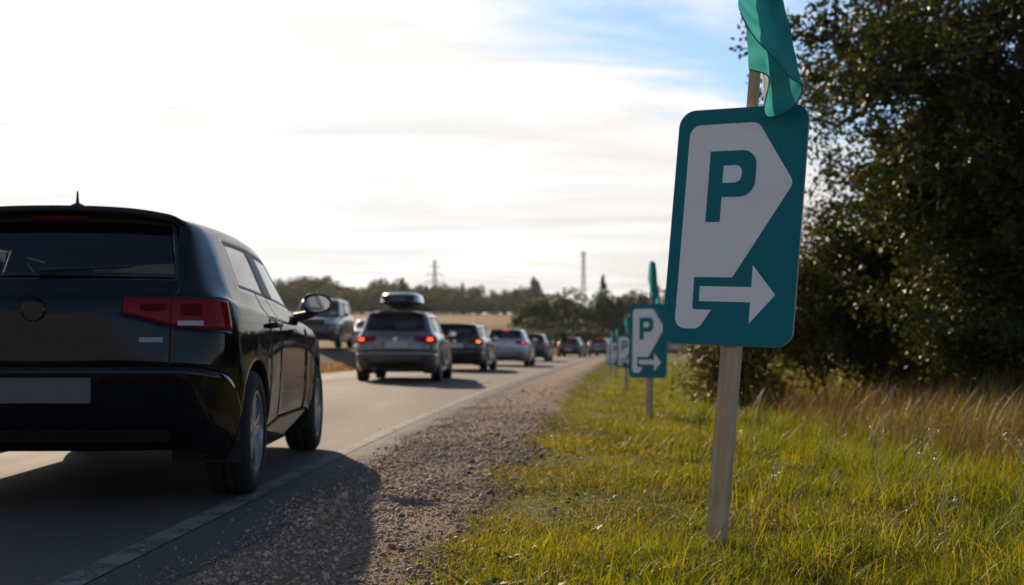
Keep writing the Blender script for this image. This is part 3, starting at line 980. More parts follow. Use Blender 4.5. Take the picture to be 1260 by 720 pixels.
def car_cage(p):
    L, hw, H, yA, yF, a, Rw, clr = p['L'], p['hw'], p['H'], p['yA'], p['yF'], p['arch'], p['Rw'], p['clr']
    rr_, rf, cowl, zr, zf = p['roof_r'], p['roof_f'], p['cowl'], p['zb_r'], p['zb_f']
    yB = p['yB']
    V, vid = [], {}

    def taper(y):
        u = y / L
        return 1 - .05 * max(0, (.28 - u) / .28) ** 2 - .09 * max(0, (u - .68) / .32) ** 2

    ybase = {4: .13, 5: .31, 6: yA - 1.03 * a, 7: yA - .74 * a, 8: yA, 9: yA + .74 * a, 10: yA + 1.03 * a, 11: yB - .045, 'b': yB + .045, 12: min(cowl, yF - a - .07),
             13: yF - 1.03 * a, 14: yF - .74 * a, 15: yF, 16: yF + .74 * a, 17: yF + 1.03 * a, 18: L - .17}
    fr7 = {4: .03, 5: .08, 6: .14, 7: .20, 8: .275, 9: .40, 10: .50, 11: .61, 'b': .655, 12: 1.0}
    if p.get('estate'):
        fr7.update({4: .015, 5: .06, 6: .15, 7: .24, 8: .275, 9: .37, 10: .50, 11: .68, 'b': .72})
    hub = Rw

    def zc(y):
        u = (y - lerp(rr_, rf, .62)) / (rf - rr_)
        return H - .10 * u * u

    def side(c, r):
        yb = ybase[c]
        if r <= 5:
            y = yb
            zb = lerp(zr, zf, (yb / L - .1) / .6) if c not in (13, 14, 15, 16, 17, 18) else None
            if zb is None:
                u = (yb - cowl) / (L - .17 - cowl)
                zb = lerp(zf, p['zhood'], max(0, u) ** 1.35)
            if c in (13, 14, 15, 16, 17, 18):
                u = (yb - (yF - a)) / (L - .17 - yF + a)
                z3 = lerp(max(.80, hub + 1.08 * a + .075), p['zhood'] - .16, max(0, (u - .55) / .45)); z4 = lerp(z3, zb, .55)
                z2 = .56
            else:
                z3, z4, z2 = zr - .182, zb - .075, .58
                z3 = max(z3, hub + 1.08 * a + .06)
            z = [clr, clr + .14, z2, z3, z4, zb][r]
            x = hw * [.90, .968, .985, 1.0, .975, .895][r]
            if c == 4:
                x = hw * [.78, .87, .90, .91, .875, .805][r]
                z = [clr + .08, clr + .20, .66, zr - .182, zr - .045, zr + .01][r]
                y = [.20, .10, .085, .125, .15, .215][r]
            elif c == 5:
                x = hw * [.87, .955, .985, .995, .955, .86][r]
                z = [clr + .06, clr + .19, .63, zr - .182, zr - .045, zr + .012][r]
                y = yb + [.02, -.02, -.02, 0, .02, .07][r]
            elif c == 18:
                x = hw * [.72, .80, .83, .84, .83, .79][r]
                z = [clr + .03, clr + .18, .52, p['zhood'] - .16, p['zhood'] - .07, p['zhood']][r]
            elif c == 12 and r == 5:
                y, x = cowl, hw * .875
            if c in (6, 7, 8, 9, 10, 13, 14, 15, 16, 17) and r <= 2:
                k = {6: 0, 10: 0, 13: 0, 17: 0, 7: 1, 9: 1, 14: 1, 16: 1, 8: 2, 15: 2}[c]
                if r == 2:
                    z = hub + a * (.34, .88, 1.11)[k]
                elif r == 1 and k == 0:
                    z = hub - .02
                if k:
                    x = hw * .995
                if r == 2:
                    x = hw * 1.0
            return (x * (taper(y) if c not in (4, 18) else 1), y, z)
        f = fr7[c]
        if r == 6:
            y = lerp(rr_ + .07, rf + .13, f)
            x = hw * .738; z = zc(lerp(rr_, rf, f)) - .085
            if c == 4: y, x, z = rr_ + .10, hw * .705, z - .015
            if c == 5: y, x = y + .03, hw * .735
            if c == 12: z = zc(rf) - .105; x = hw * .75
        else:
            y = lerp(rr_, rf, f)
            x = hw * .665; z = zc(y) - .062
            if c == 4: x = hw * .65; y = rr_ + .02; z = zc(rr_) - .05
        if p.get('boxy'):
            x = x * 1.05
        return (x, y, z)

    rk = [0, .30, .415, .69, None]

    def rear(k, r):
        y = [.16, .03, 0, .03, .055, .12][r] if r <= 5 else None
        z = [clr + .09, clr + .22, .66, zr - .182, zr - .045, zr + .01][r] if r <= 5 else None
        if r <= 5:
            bow = [0, .006, .018, .060][k]
            x = hw * rk[k]
            if r == 5: x = hw * [0, .30, .48, .745][k]
            if r == 3 and k == 2: z += .135
            if r == 3 and k < 2: z += .07
            return (x, y + bow, z)
        if r == 6:
            return (hw * [0, .28, .44, .635][k], rr_ + .050 + [0, .003, .008, .03][k], zc(rr_) - .062 + [.02, .018, .012, 0][k])
        return (hw * [0, .28, .44, .585][k], rr_ - .03 + [0, .003, .01, .03][k], zc(rr_) + [.0, -.006, -.018, -.044][k])

    def wind(k, r):
        fx = [0, .34, .62, .90][k]
        bow = [.16, .145, .10, .035][k]
        if r == 5:
            return (fx * hw * .875, cowl + bow, zf + .015 - .01 * k)
        if r == 6:
            return (fx * hw * .75, rf + .14 + bow * .45, zc(rf) - .075 - .01 * k)
        return (fx * hw * .665, rf + .02 + bow * .40, zc(rf) - .008 - .010 * k)

    def roof(c, k):
        ex, ey, ez = side(c, 7)
        fx = [0, .40, .66, .89][k]
        return (fx * ex, ey, zc(ey) - .004 - .048 * fx ** 2)

    def hood(c, k):
        ex, ey, ez = side(c, 5)
        fx = [0, .36, .60, .84][k]
        return (fx * ex, ey + [.06, .055, .04, .015][k] * (1 if c != 18 else 1), ez + .045 * (1 - fx ** 2) * (1 if c not in (17,) else .8))

    def front(k, r):
        fx = [0, .30, .50, .68][k]
        y = L - [.14, .03, 0, .015, .05, .13][r] - [0, .01, .03, .08][k]
        zh = p['zhood']
        return (fx * hw, y, [clr + .03, clr + .18, .50, zh - .16, zh - .06, zh + .015][r])

    def get(key):
        kind = key[0]
        # shared edges between the grids
        if kind == 'R' and key[1] == 4: key = ('S', 4, key[2])
        elif kind == 'W':
            if key[1] == 4: key = ('S', 12, key[2])
        elif kind == 'T':
            if key[2] == 4: key = ('S', key[1], 7)
            elif key[1] == 4: key = ('R', key[2], 7)
            elif key[1] == 12: key = ('W', key[2], 7)
        elif kind == 'D':
            if key[2] == 4: key = ('S', key[1], 5)
            elif key[1] == 12: key = ('W', key[2], 5)
            elif key[1] == 18: key = ('F', key[2], 5)
        elif kind == 'F' and key[1] == 4: key = ('S', 18, key[2])
        if key not in vid:
            fn = {'R': rear, 'S': side, 'T': roof, 'D': hood, 'F': front, 'W': wind}[key[0]]
            vid[key] = len(V); V.append(fn(key[1], key[2]))
        return vid[key]

    F, REG = [], []

    def quad(a_, b_, c_, d_, reg):
        F.append((get(a_), get(b_), get(c_), get(d_))); REG.append(reg)

    for k in range(4):
        for r in range(7):
            if r < 2: reg = 'rear_bumper'
            elif r == 6: reg = 'spoiler' if k < 3 else 'body'
            elif r == 5: reg = 'rear_window' if k < 3 else 'body'
            elif k == 3: reg = 'tail_light|' if r == 3 else 'body'
            elif k == 2 and r == 3: reg = 'tailgate_light|'
            else: reg = 'tailgate'
            quad(('R', k, r), ('R', k + 1, r), ('R', k + 1, r + 1), ('R', k, r + 1), reg)
    for i in range(len(SIDE) - 1):
        c, d = SIDE[i], SIDE[i + 1]
        arch = c in (6, 7, 8, 9, 13, 14, 15, 16)
        for r in range(7):
            if r >= 5 and i >= 9: continue
            if arch and r < 2: continue
            reg = 'body'
            if r < 2 and c in (4, 5): reg = 'rear_bumper'
            elif r < 3 and c == 17: reg = 'front_bumper'
            elif r in (3, 4) and c == 17: reg = 'headlight|'
            elif r == 0: reg = 'sill|'
            elif r <= 4 and c == 10: reg = 'rear_door|'
            elif r <= 4 and c in (11, 'b'): reg = 'front_door|'
            elif r == 3 and c == 4: reg = 'tail_light|'
            elif r == 5:
                if c in (8, 9, 10): reg = 'rear_side_window|'
                elif c == 'b': reg = 'front_side_window|'
                elif c == 11: reg = 'door_pillar|'
                elif p.get('estate') and c in (5, 6): reg = 'quarter_window|'
                elif p.get('estate') and c == 7: reg = 'rear_pillar|'
            quad(('S', c, r), ('S', d, r), ('S', d, r + 1), ('S', c, r + 1), reg)
    for i in range(len(GH) - 1):
        for k in range(4):
            quad(('T', GH[i], k), ('T', GH[i], k + 1), ('T', GH[i + 1], k + 1), ('T', GH[i + 1], k), 'body')
    for k in range(4):
        for r in (5, 6):
            quad(('W', k, r), ('W', k + 1, r), ('W', k + 1, r + 1), ('W', k, r + 1), 'windscreen' if (r == 5 and k < 3) else 'body')
    HS = SIDE[9:]
    for i in range(len(HS) - 1):
        for k in range(4):
            quad(('D', HS[i], k), ('D', HS[i], k + 1), ('D', HS[i + 1], k + 1), ('D', HS[i + 1], k), 'bonnet' if k < 3 else 'body')
    for k in range(4):
        for r in range(5):
            reg = 'front_bumper' if r < 3 else ('headlight|' if k >= 2 else ('grille' if r == 3 else 'bonnet'))
            quad(('F', k, r), ('F', k + 1, r), ('F', k + 1, r + 1), ('F', k, r + 1), reg)
    # creases: (key, key, weight)
    CR = []
    for i in range(len(SIDE) - 1):
        CR.append((get(('S', SIDE[i], 4)), get(('S', SIDE[i + 1], 4)), .55 if i < 13 else .2))
    for k in range(4):
        CR.append((get(('R', k, 7)), get(('R', k + 1, 7)), .75))
        CR.append((get(('R', k, 2)), get(('R', k + 1, 2)), .5))
        CR.append((get(('R', k, 6)), get(('R', k + 1, 6)), .5))
        CR.append((get(('R', k, 4)), get(('R', k + 1, 4)), .3))
    for c0, c1 in ((6, 7), (7, 8), (8, 9), (9, 10), (13, 14), (14, 15), (15, 16), (16, 17)):
        CR.append((get(('S', c0, 2)), get(('S', c1, 2)), .3))
    return V, F, REG, CR


def car_shell(p, level):
    V, F, REG, CR = car_cage(p)
    n = len(V)
    mid = [abs(v[0]) < 1e-6 for v in V]
    mir, W2 = {}, list(V)
    for i, v in enumerate(V):
        if mid[i]: mir[i] = i
        else:
            mir[i] = len(W2); W2.append((-v[0], v[1], v[2]))
    faces, regs = [], []
    for f, rg in zip(F, REG):
        faces.append(f); regs.append(rg + 'R' if rg.endswith('|') else rg)
        faces.append(tuple(mir[i] for i in reversed(f))); regs.append(rg + 'L' if rg.endswith('|') else rg)
    names = sorted(set(regs))
    me = bpy.data.meshes.new('cage')
    me.from_pydata(W2, [], faces)
    for nme in names: me.materials.append(None)
    for pl, rg in zip(me.polygons, regs): pl.material_index = names.index(rg)
    bm = bmesh.new(); bm.from_mesh(me)
    bmesh.ops.recalc_face_normals(bm, faces=bm.faces[:])
    bm.verts.ensure_lookup_table()
    # make sure that the roof faces up
    up = [f for f in bm.faces if f.calc_center_median().z > p['H'] - .1 and abs(f.calc_center_median().x) < .3]
    if up and sum(f.normal.z for f in up) < 0:
        bmesh.ops.reverse_faces(bm, faces=bm.faces[:])
    cl_ = bm.edges.layers.float.get('crease_edge') or bm.edges.layers.float.new('crease_edge')
    for a_, b_, w in CR:
        for i, j in ((a_, b_), (mir[a_], mir[b_])):
            e = bm.edges.get((bm.verts[i], bm.verts[j]))
            if e: e[cl_] = w
    bm.to_mesh(me); bm.free()
    o = bpy.data.objects.new('cage', me); COL.objects.link(o)
    md = o.modifiers.new('s', 'SUBSURF'); md.levels = level; md.render_levels = level
    dg = bpy.context.evaluated_depsgraph_get()
    ev = o.evaluated_get(dg)
    out = bpy.data.meshes.new_from_object(ev)
    bpy.data.objects.remove(o)
    bm = bmesh.new(); bm.from_mesh(out)
    tree = BVHTree.FromBMesh(bm)
    return bm, names, tree, me


def region_mesh(bm, idx):
    nb = bmesh.new(); mp = {}
    for f in bm.faces:
        if f.material_index == idx:
            vs_ = []
            for v in f.verts:
                if v.index not in mp: mp[v.index] = nb.verts.new(v.co)
                vs_.append(mp[v.index])
            nf = nb.faces.new(vs_); nf.smooth = True
    nb.normal_update()
    return nb


def groove(nb, th=.003, dep=.012):
    if dep <= 0: return nb
    bmesh.ops.inset_region(nb, faces=nb.faces[:], thickness=th, depth=0, use_boundary=True, use_even_offset=True)
    nb.normal_update()
    mv = [(v, v.normal.copy()) for v in nb.verts if v.is_boundary]
    bset = {v for v, _ in mv}
    for f in nb.faces:
        if any(v in bset for v in f.verts): f.material_index = 1
    for v, nn in mv: v.co -= nn * dep
    for f in nb.faces: f.smooth = f.material_index == 0
    return nb


def conform(tree, us, vs_, axis, origin, off=.004, thick=.012, shape=None):
    """a patch laid on the car's skin; axis 'rear' rays go +y at (x,z), 'right'/'left' rays go inwards at (y,z), 'top' rays go down at (x,y)"""
    bm = bmesh.new(); G = {}
    for i, u in enumerate(us):
        for j, v in enumerate(vs_):
            uu, vv = shape(i / (len(us) - 1), j / (len(vs_) - 1)) if shape else (u, v)
            if axis == 'rear': o_, d_ = Vector((uu, -2, vv)), Vector((0, 1, 0))
            elif axis == 'right': o_, d_ = Vector((3, uu, vv)), Vector((-1, 0, 0))
            elif axis == 'left': o_, d_ = Vector((-3, uu, vv)), Vector((1, 0, 0))
            elif axis == 'front': o_, d_ = Vector((uu, 9, vv)), Vector((0, -1, 0))
            else: o_, d_ = Vector((uu, vv, 4)), Vector((0, 0, -1))
            h, nn, _, _ = tree.ray_cast(o_, d_)
            if h is None: h = o_ + d_ * 2.2
            G[i, j] = bm.verts.new(h - d_ * off)
    for i in range(len(us) - 1):
        for j in range(len(vs_) - 1):
            bm.faces.new((G[i, j], G[i + 1, j], G[i + 1, j + 1], G[i, j + 1]))
    bmesh.ops.recalc_face_normals(bm, faces=bm.faces[:])
    dirv = {'rear': Vector((0, -1, 0)), 'right': Vector((1, 0, 0)), 'left': Vector((-1, 0, 0)), 'front': Vector((0, 1, 0)), 'top': Vector((0, 0, 1))}[axis]
    bm.normal_update()
    if sum(f.normal.dot(dirv) for f in bm.faces) < 0:
        bmesh.ops.reverse_faces(bm, faces=bm.faces[:])
    r = bmesh.ops.extrude_face_region(bm, geom=bm.faces[:])
    nv = [g for g in r['geom'] if isinstance(g, bmesh.types.BMVert)]
    for v in nv: v.co += dirv * thick * 0 
    old = [v for v in bm.verts if v not in set(nv)]
    for v in old: v.co -= dirv * thick
    for f in bm.faces: f.smooth = False
    return bm


def lin(a, b, n):
    return [a + (b - a) * i / (n - 1) for i in range(n)]


_wheel_cache = {}


def wheel_meshes(Rw, w, style):
    k = (Rw, w, style)
    if k in _wheel_cache: return _wheel_cache[k]
    rim = Rw * .66
    bm = bmesh.new()
    h = w / 2
    lathe(bm, [(rim, -h * .85), (rim + .012, -h), (Rw - .035, -h), (Rw - .012, -h * .86), (Rw, -h * .62), (Rw, -h * .30), (Rw - .008, -h * .27), (Rw - .008, -h * .2), (Rw, -h * .17), (Rw, h * .17), (Rw - .008, h * .2), (Rw - .008, h * .27), (Rw, h * .30),
               (Rw, h * .62), (Rw - .012, h * .86), (Rw - .035, h), (rim + .012, h), (rim, h * .85)], 'x', 48)
    ty = bm_mesh(bm); ty.shade_smooth(); ty.materials.append(M_RUBBER)
    bm = bmesh.new()
    lathe(bm, [(rim * .97, -h * .9), (rim + .004, -h * .9), (rim + .004, h * .93), (rim * .93, h * .93), (rim * .91, h * .55), (rim * .91, -h * .9)], 'x', 48)
    ns = style
    for i in range(ns):
        a = i * 2 * math.pi / ns + .3
        for s_ in (-1, 1):
            p0 = Vector((0, math.cos(a + s_ * .30) * rim * .20, math.sin(a + s_ * .30) * rim * .20)); p1 = Vector((0, math.cos(a + s_ * .17) * rim * .94, math.sin(a + s_ * .17) * rim * .94))
            d = p1 - p0
            rot = Matrix((Vector((1, 0, 0)), d.normalized(), Vector((1, 0, 0)).cross(d.normalized()))).transposed()
            box(bm, (p0 + p1) / 2 + Vector((h * .70, 0, 0)), (.028, d.length, .040), rot, .006)
    lathe(bm, [(.001, h * .86), (.035, h * .86), (.06, h * .80), (.075, h * .60), (.075, h * .2)], 'x', 24)
    rm = bm_mesh(bm); rm.materials.append(M_RIM)
    bm = bmesh.new()
    lathe(bm, [(.001, h * .15), (rim * .72, h * .15), (rim * .72, h * .02), (.001, h * .02)], 'x', 32)
    lathe(bm, [(rim * .9, -h * .3), (.001, -h * .3)], 'x', 32)
    bd = bm_mesh(bm); bd.materials.append(simple('brake_disc', (.10, .09, .085), .45, .7))
    _wheel_cache[k] = (ty, rm, bd)
    return _wheel_cache[k]


def build_car(name, label, p, loc, rz, group, level=2, colour=None):
    root = empty(name, loc, rz)
    tag(root, label, p.get('cat', 'car'), group)
    bm, names, tree, _ = car_shell(p, level)
    L, hw, H, Rw, a = p['L'], p['hw'], p['H'], p['Rw'], p['arch']
    PAINT = p['paint']
    GL, GLD = p.get('glass', glass('car_glass', (.62, .66, .65))), p.get('glass_rear', glass('tinted_glass', (.40, .42, .42)))
    bmats = {'body': PAINT, 'tailgate': PAINT, 'spoiler': PAINT, 'rear_bumper': PAINT, 'front_bumper': PAINT, 'bonnet': PAINT, 'grille': M_BLACKPL,
             'rear_door|': PAINT, 'front_door|': PAINT, 'sill|': p.get('sill', PAINT), 'door_pillar|': M_SEAL, 'rear_pillar|': M_SEAL, 'tail_light|': M_REDLENS, 'tailgate_light|': M_REDLENS, 'headlight|': M_HEADLENS}
    obs = {}
    for i, nm in enumerate(names):
        nb = region_mesh(bm, i)
        if not nb.faces: nb.free(); continue
        base = nm[:nm.index('|') + 1] if '|' in nm else nm
        clean = base.rstrip('|')
        if clean.endswith('window') or clean == 'windscreen':
            bmesh.ops.inset_region(nb, faces=nb.faces[:], thickness=.018, depth=0, use_boundary=True, use_even_offset=True)
            nb.normal_update()
            bd = {v for v in nb.verts if v.is_boundary}
            ring = [f for f in nb.faces if any(v in bd for v in f.verts)]
            sb = nb.copy(); sb.faces.ensure_lookup_table()
            ids = {f.index for f in ring}
            nb.faces.index_update(); sb.faces.index_update()
            ids = {f.index for f in ring}
            bmesh.ops.delete(sb, geom=[f for f in sb.faces if f.index not in ids], context='FACES')
            bmesh.ops.delete(nb, geom=ring, context='FACES')
            for v in nb.verts: v.co -= v.normal * .003
            o = link(clean, bm_mesh(nb), GLD if clean in ('rear_window', 'rear_side_window', 'quarter_window') else GL, root)
            link('seal', bm_mesh(sb), M_SEAL, o)
        else:
            groove(nb, .003, .010 if clean in ('tailgate', 'rear_door', 'front_door', 'bonnet', 'rear_bumper', 'front_bumper', 'body') else .006)
            o = link(clean, bm_mesh(nb), bmats[base], root)
            o.data.materials.append(M_SEAT)
        obs[nm] = o
    nb = bmesh.new(); mp = {}
    glassy = {i for i, nm in enumerate(names) if 'window' in nm or nm == 'windscreen'}
    bm.normal_update()
    for f in bm.faces:
        if f.material_index in glassy: continue
        vs_ = []
        for v in f.verts:
            if v.index not in mp: mp[v.index] = nb.verts.new(v.co - v.normal * .018)
            vs_.append(mp[v.index])
        nb.faces.new(vs_)
    link('inner_lining', bm_mesh(nb), M_SEAT, root)
    # wheels
    for y in (p['yA'], p['yF']):
        for s_ in (1, -1):
            w = empty('wheel', (s_ * (hw - .10 * hw / .9 - .015), y, Rw)); w.parent = root
            if s_ < 0: w.rotation_euler = (0, 0, math.pi)
            ty, rm, bd = wheel_meshes(Rw, p.get('tw', .215), p.get('spokes', 5))
            link('tyre', ty, None, w); r_ = link('rim', rm, None, w); link('brake_disc', bd, None, w)
            r_.rotation_euler = (random.uniform(0, 1.2), 0, 0)
            ln = bmesh.new()
            n = 14
            A = [[ln.verts.new((s_ * xx, y + a * 1.02 * math.cos(t_), Rw + a * 1.04 * math.sin(t_))) for xx in (hw * .97, hw - .36)] for t_ in lin(-.35, math.pi + .35, n)]
            for u, v in zip(A, A[1:]): ln.faces.new((u[0], v[0], v[1], u[1]))
            ln.faces.new([u[1] for u in A])
            link('wheel_arch_liner', bm_mesh(ln), M_BLACKPL, root)
    # floor pan and cabin
    ub = bmesh.new()
    box(ub, (0, L / 2 + .05, p['clr'] + .13), (2 * (hw - .37), L - .6, .08)); box(ub, (0, .50, p['clr'] + .16), (2 * hw * .80, .34, .06)); box(ub, (0, L - .34, p['clr'] + .13), (2 * hw * .74, .30, .06)); box(ub, (0, (p['yA'] + p['yF']) / 2, p['clr'] + .07), (2 * hw * .9, p['yF'] - p['yA'] - 2 * a - .04, .09))
    box(ub, (0, .42, p['clr'] + .24), (2 * hw * .80, .40, .14), None, .03)
    link('underbody', bm_mesh(ub), M_BLACKPL, root)
    cb = bmesh.new()
    box(cb, (0, p['cowl'] - .10, p['zb_f'] - .07), (2 * hw * .84, .40, .20), None, .05)
    link('dashboard', bm_mesh(cb), M_SEAT, root)
    cb = bmesh.new(); box(cb, (0, .50, p['zb_r'] - .06), (2 * hw * .72, .50, .03), None, .01)
    link('parcel_shelf', bm_mesh(cb), M_SEAT, root)
    for sx in (-1, 1):
        sb = bmesh.new()
        yy_ = p['yB'] + .05
        box(sb, (sx * .37, yy_, .80), (.50, .14, .66), Matrix.Rotation(R(14), 3, 'X'), .06)
        box(sb, (sx * .37, yy_ - .09, 1.205), (.27, .10, .17), Matrix.Rotation(R(12), 3, 'X'), .04)
        tube(sb, [(sx * .37 - .05, yy_ - .07, 1.08), (sx * .37 - .05, yy_ - .08, 1.16)], .008, 6); tube(sb, [(sx * .37 + .05, yy_ - .07, 1.08), (sx * .37 + .05, yy_ - .08, 1.16)], .008, 6)
        link('front_seat', bm_mesh(sb), M_SEAT, root)
        sb = bmesh.new()
        yr_ = p['yA'] + .12
        box(sb, (sx * .36, yr_, .72), (.62, .16, .54), Matrix.Rotation(R(18), 3, 'X'), .06)
        box(sb, (sx * .36, yr_ - .10, 1.015), (.25, .09, .10), Matrix.Rotation(R(14), 3, 'X'), .04)
        link('rear_seat', bm_mesh(sb), M_SEAT, root)
    sw = bmesh.new()
    Msw = Matrix.Translation((-.37, p['cowl'] - .42, .98)) @ Matrix.Rotation(R(-65), 4, 'X')
    tube(sw, [Msw @ Vector((.18 * math.cos(t_), .18 * math.sin(t_), 0)) for t_ in lin(0, 2 * math.pi, 25)], .013, 6); box(sw, Msw @ Vector((0, 0, 0)), (.30, .02, .08))
    link('steering_wheel', bm_mesh(sw), M_SEAT, root)
    # mirrors
    for s_ in (1, -1):
        mb = bmesh.new()
        r_ = bmesh.ops.create_icosphere(mb, subdivisions=3, radius=1.0)
        for v in mb.verts:
            c_ = v.co
            if c_.y < -.25: c_.y = -.25
            sgn = lambda q_: math.copysign(abs(q_) ** .72, q_)
            v.co = Vector((s_ * (hw + .072 + .095 * sgn(c_.x) * s_ * s_), p['cowl'] - .17 + .09 * c_.y, p['zb_f'] + .095 + (.067 - .018 * c_.x * s_) * sgn(c_.z)))
        for f in mb.faces: f.smooth = True
        mo = link('door_mirror', bm_mesh(mb), p.get('mirror', PAINT), root)
        mb = bmesh.new(); tube(mb, [(s_ * hw * .90, p['cowl'] - .14, p['zb_f'] + .0), (s_ * (hw + .03), p['cowl'] - .15, p['zb_f'] + .03), (s_ * (hw + .06), p['cowl'] - .155, p['zb_f'] + .06)], [.035, .028, .03], 8)
        link('stalk', bm_mesh(mb), M_BLACKPL, mo)
        mb = bmesh.new(); bmesh.ops.create_circle(mb, cap_ends=True, segments=28, radius=1, matrix=Matrix.Translation((s_ * (hw + .072), p['cowl'] - .17 - .0245, p['zb_f'] + .094)) @ Matrix.Rotation(R(90), 4, 'X') @ Matrix.Diagonal((.082, .054, 1, 1)))
        link('mirror_glass', bm_mesh(mb), M_MIRROR, mo)
    # door handles
    for s_, ax in ((1, 'right'), (-1, 'left')):
        for y0, nm in ((p['yB'] - .22, 'rear_door|'), (p['yB'] + .80 if p['yB'] + .8 < p['cowl'] - .3 else p['yB'] + .3, 'front_door|')):
            y0 = p['yB'] - .20 if nm.startswith('rear') and False else y0
            zh_ = lerp(p['zb_r'], p['zb_f'], (y0 / L - .1) / .6) - .12
            yh = p['yA'] + 1.1 * a + .14 if nm.startswith('rear') else p['yB'] + .17
            h_, _, _, _ = tree.ray_cast(Vector((s_ * 3, yh, zh_)), Vector((-s_, 0, 0)))
            if h_ is None: continue
            hb = bmesh.new()
            tube(hb, [h_ + Vector((0, -.10, 0)), h_ + Vector((s_ * .032, -.085, .004)), h_ + Vector((s_ * .040, 0, .006)), h_ + Vector((s_ * .032, .085, .004)), h_ + Vector((0, .10, 0))], [.012, .014, .015, .014, .012], 8)
            key = nm + ('R' if s_ > 0 else 'L')
            link('handle', bm_mesh(hb), p.get('handle', PAINT), obs.get(key, root))
    # rear plate, badge, lamps
    zp = p.get('zplate', .555)
    h_, _, _, _ = tree.ray_cast(Vector((0, -2, zp)), Vector((0, 1, 0)))
    pb = bmesh.new(); box(pb, (0, h_.y - .004, zp), (.52, .014, .115), None, .004)
    if zp < .66: rot = 0
    po = link('number_plate', bm_mesh(pb), p.get('plate', M_PLATE), root)
    if p.get('plate') is None:
        pb = bmesh.new(); box(pb, (-.238, h_.y - .0115, zp), (.04, .004, .105)); link('blue_band', bm_mesh(pb), M_PLATEBLUE, po)
    for s_ in (1, -1):
        zl = p['zb_r'] - .182
        nm = 'tail_light|' + ('R' if s_ > 0 else 'L'); nm2 = 'tailgate_light|' + ('R' if s_ > 0 else 'L')
        x0, x1, x2 = hw * .47, hw * .675, hw * .84
        if p.get('lens', True):
            link('lamp_segment', bm_mesh(conform(tree, lin(s_ * (x0 + .05), s_ * (x1 - .02), 6), lin(zl + .075, zl + .108, 4), 'rear', None, .003, .008)), M_DARKRED, obs[nm2])
            link('reverse_lamp', bm_mesh(conform(tree, lin(s_ * (x1 + .035), s_ * x2, 6), lin(zl + .008, zl + .030, 3), 'rear', None, .003, .008)), M_WHITELENS, obs[nm])
            link('lamp_segment', bm_mesh(conform(tree, lin(s_ * (x1 + .045), s_ * (x2 - .01), 6), lin(zl + .055, zl + .108, 4), 'rear', None, .003, .008)), M_DARKRED, obs[nm])
        for lit in p.get('lit', ()):
            which, mat_ = lit
            if which in ('both', 'R' if s_ > 0 else 'L'):
                link('lit_lamp', bm_mesh(conform(tree, lin(s_ * (x1 + .05), s_ * (x2 + .015), 6), lin(zl + .035, zl + .105, 4), 'rear', None, .006, .012)), mat_, obs[nm])
        if p.get('reflector', True): link('reflector', bm_mesh(conform(tree, lin(s_ * hw * .58, s_ * hw * .76, 5), lin(p['clr'] + .30, p['clr'] + .332, 3), 'rear', None, .003, .01)), M_DARKRED, obs['rear_bumper'])
        eb = bmesh.new()
    lb = bmesh.new(); box(lb, (0, 0, 0), (.26, .02, .018), None, .004)
    lo = link('high_brake_light', bm_mesh(lb), p.get('third', M_DARKRED), obs['spoiler'])
    h_, _, _, _ = tree.ray_cast(Vector((0, -2, H - .085)), Vector((0, 1, 0)))
    lo.location = (0, h_.y - .004, H - .085)
    # low dark valance
    link('valance', bm_mesh(conform(tree, lin(-hw * .66, hw * .66, 15), lin(p['clr'] + .135, p['clr'] + p.get('val', .19), 4), 'rear', None, .004, .012)), M_BLACKPL, obs['rear_bumper'])
    # badge and wiper
    zbd = lerp(.66, p['zb_r'] - .182, .62)
    bb = bmesh.new(); h_, _, _, _ = tree.ray_cast(Vector((0, -2, p['zb_r'] - .11)), Vector((0, 1, 0)))
    lathe(bb, [(.001, 0), (.045, 0), (.055, .006), (.058, .015)], 'y', 28)
    bo = link('round_badge', bm_mesh(bb), p.get('badge', M_CHROME), obs['tailgate']); bo.location = (0, h_.y - .012, p['zb_r'] - .11)
    link('model_lettering', bm_mesh(conform(tree, lin(hw * .53, hw * .645, 5), lin(zbd - .0, zbd + .022, 2), 'rear', None, .003, .008)), simple('dull_chrome', (.16, .155, .15), .3, 1.0, .03), obs['tailgate'])
    wb = bmesh.new()
    P = []
    for u in lin(0, 1, 6):
        xx, zz_ = lerp(-.02, .40, u), p['zb_r'] + .075 + .02 * u
        h_, _, _, _ = tree.ray_cast(Vector((xx, -2, zz_)), Vector((0, 1, 0)))
        P.append(h_ + Vector((0, -.018, .004)))
    tube(wb, P, [.012, .010, .008, .007, .006, .004], 6)
    link('wiper', bm_mesh(wb), M_BLACKPL, obs['rear_window'])
    ex = bmesh.new()
    lathe(ex, [(.032, 0), (.032, .16), (.027, .16), (.027, 0)], 'y', 20, True)
    eo = link('exhaust', bm_mesh(ex), M_CHROME, root); eo.location = (-.46, .10, p['clr'] + .13)
    # aerial
    if p.get('fin', True):
        h_, _, _, _ = tree.ray_cast(Vector((0, p['roof_r'] + .30, 4)), Vector((0, 0, -1)))
        fb = bmesh.new()
        lathe(fb, [(.044, -.008), (.042, .014), (.030, .034), (.009, .044), (.006, .075), (.004, .10), (.001, .104)], 'z', 16)
        fo = link('aerial', bm_mesh(fb), M_BLACKPL, root); fo.location = h_
        for v in fo.data.vertices: v.co.x *= 1.0
        fo.data.shade_smooth()
    if p.get('rails'):
        for s_ in (1, -1):
            rb_ = bmesh.new()
            P = []
            for u in lin(.10, .90, 9):
                y_ = lerp(p['roof_r'], p['roof_f'], u)
                h_, _, _, _ = tree.ray_cast(Vector((s_ * hw * .61, y_, 4)), Vector((0, 0, -1)))
                P.append(h_ + Vector((0, 0, .034 if .12 < u < .88 else -.004)))
            tube(rb_, P, .014, 8)
            link('roof_rail', bm_mesh(rb_), p['rails'], root)
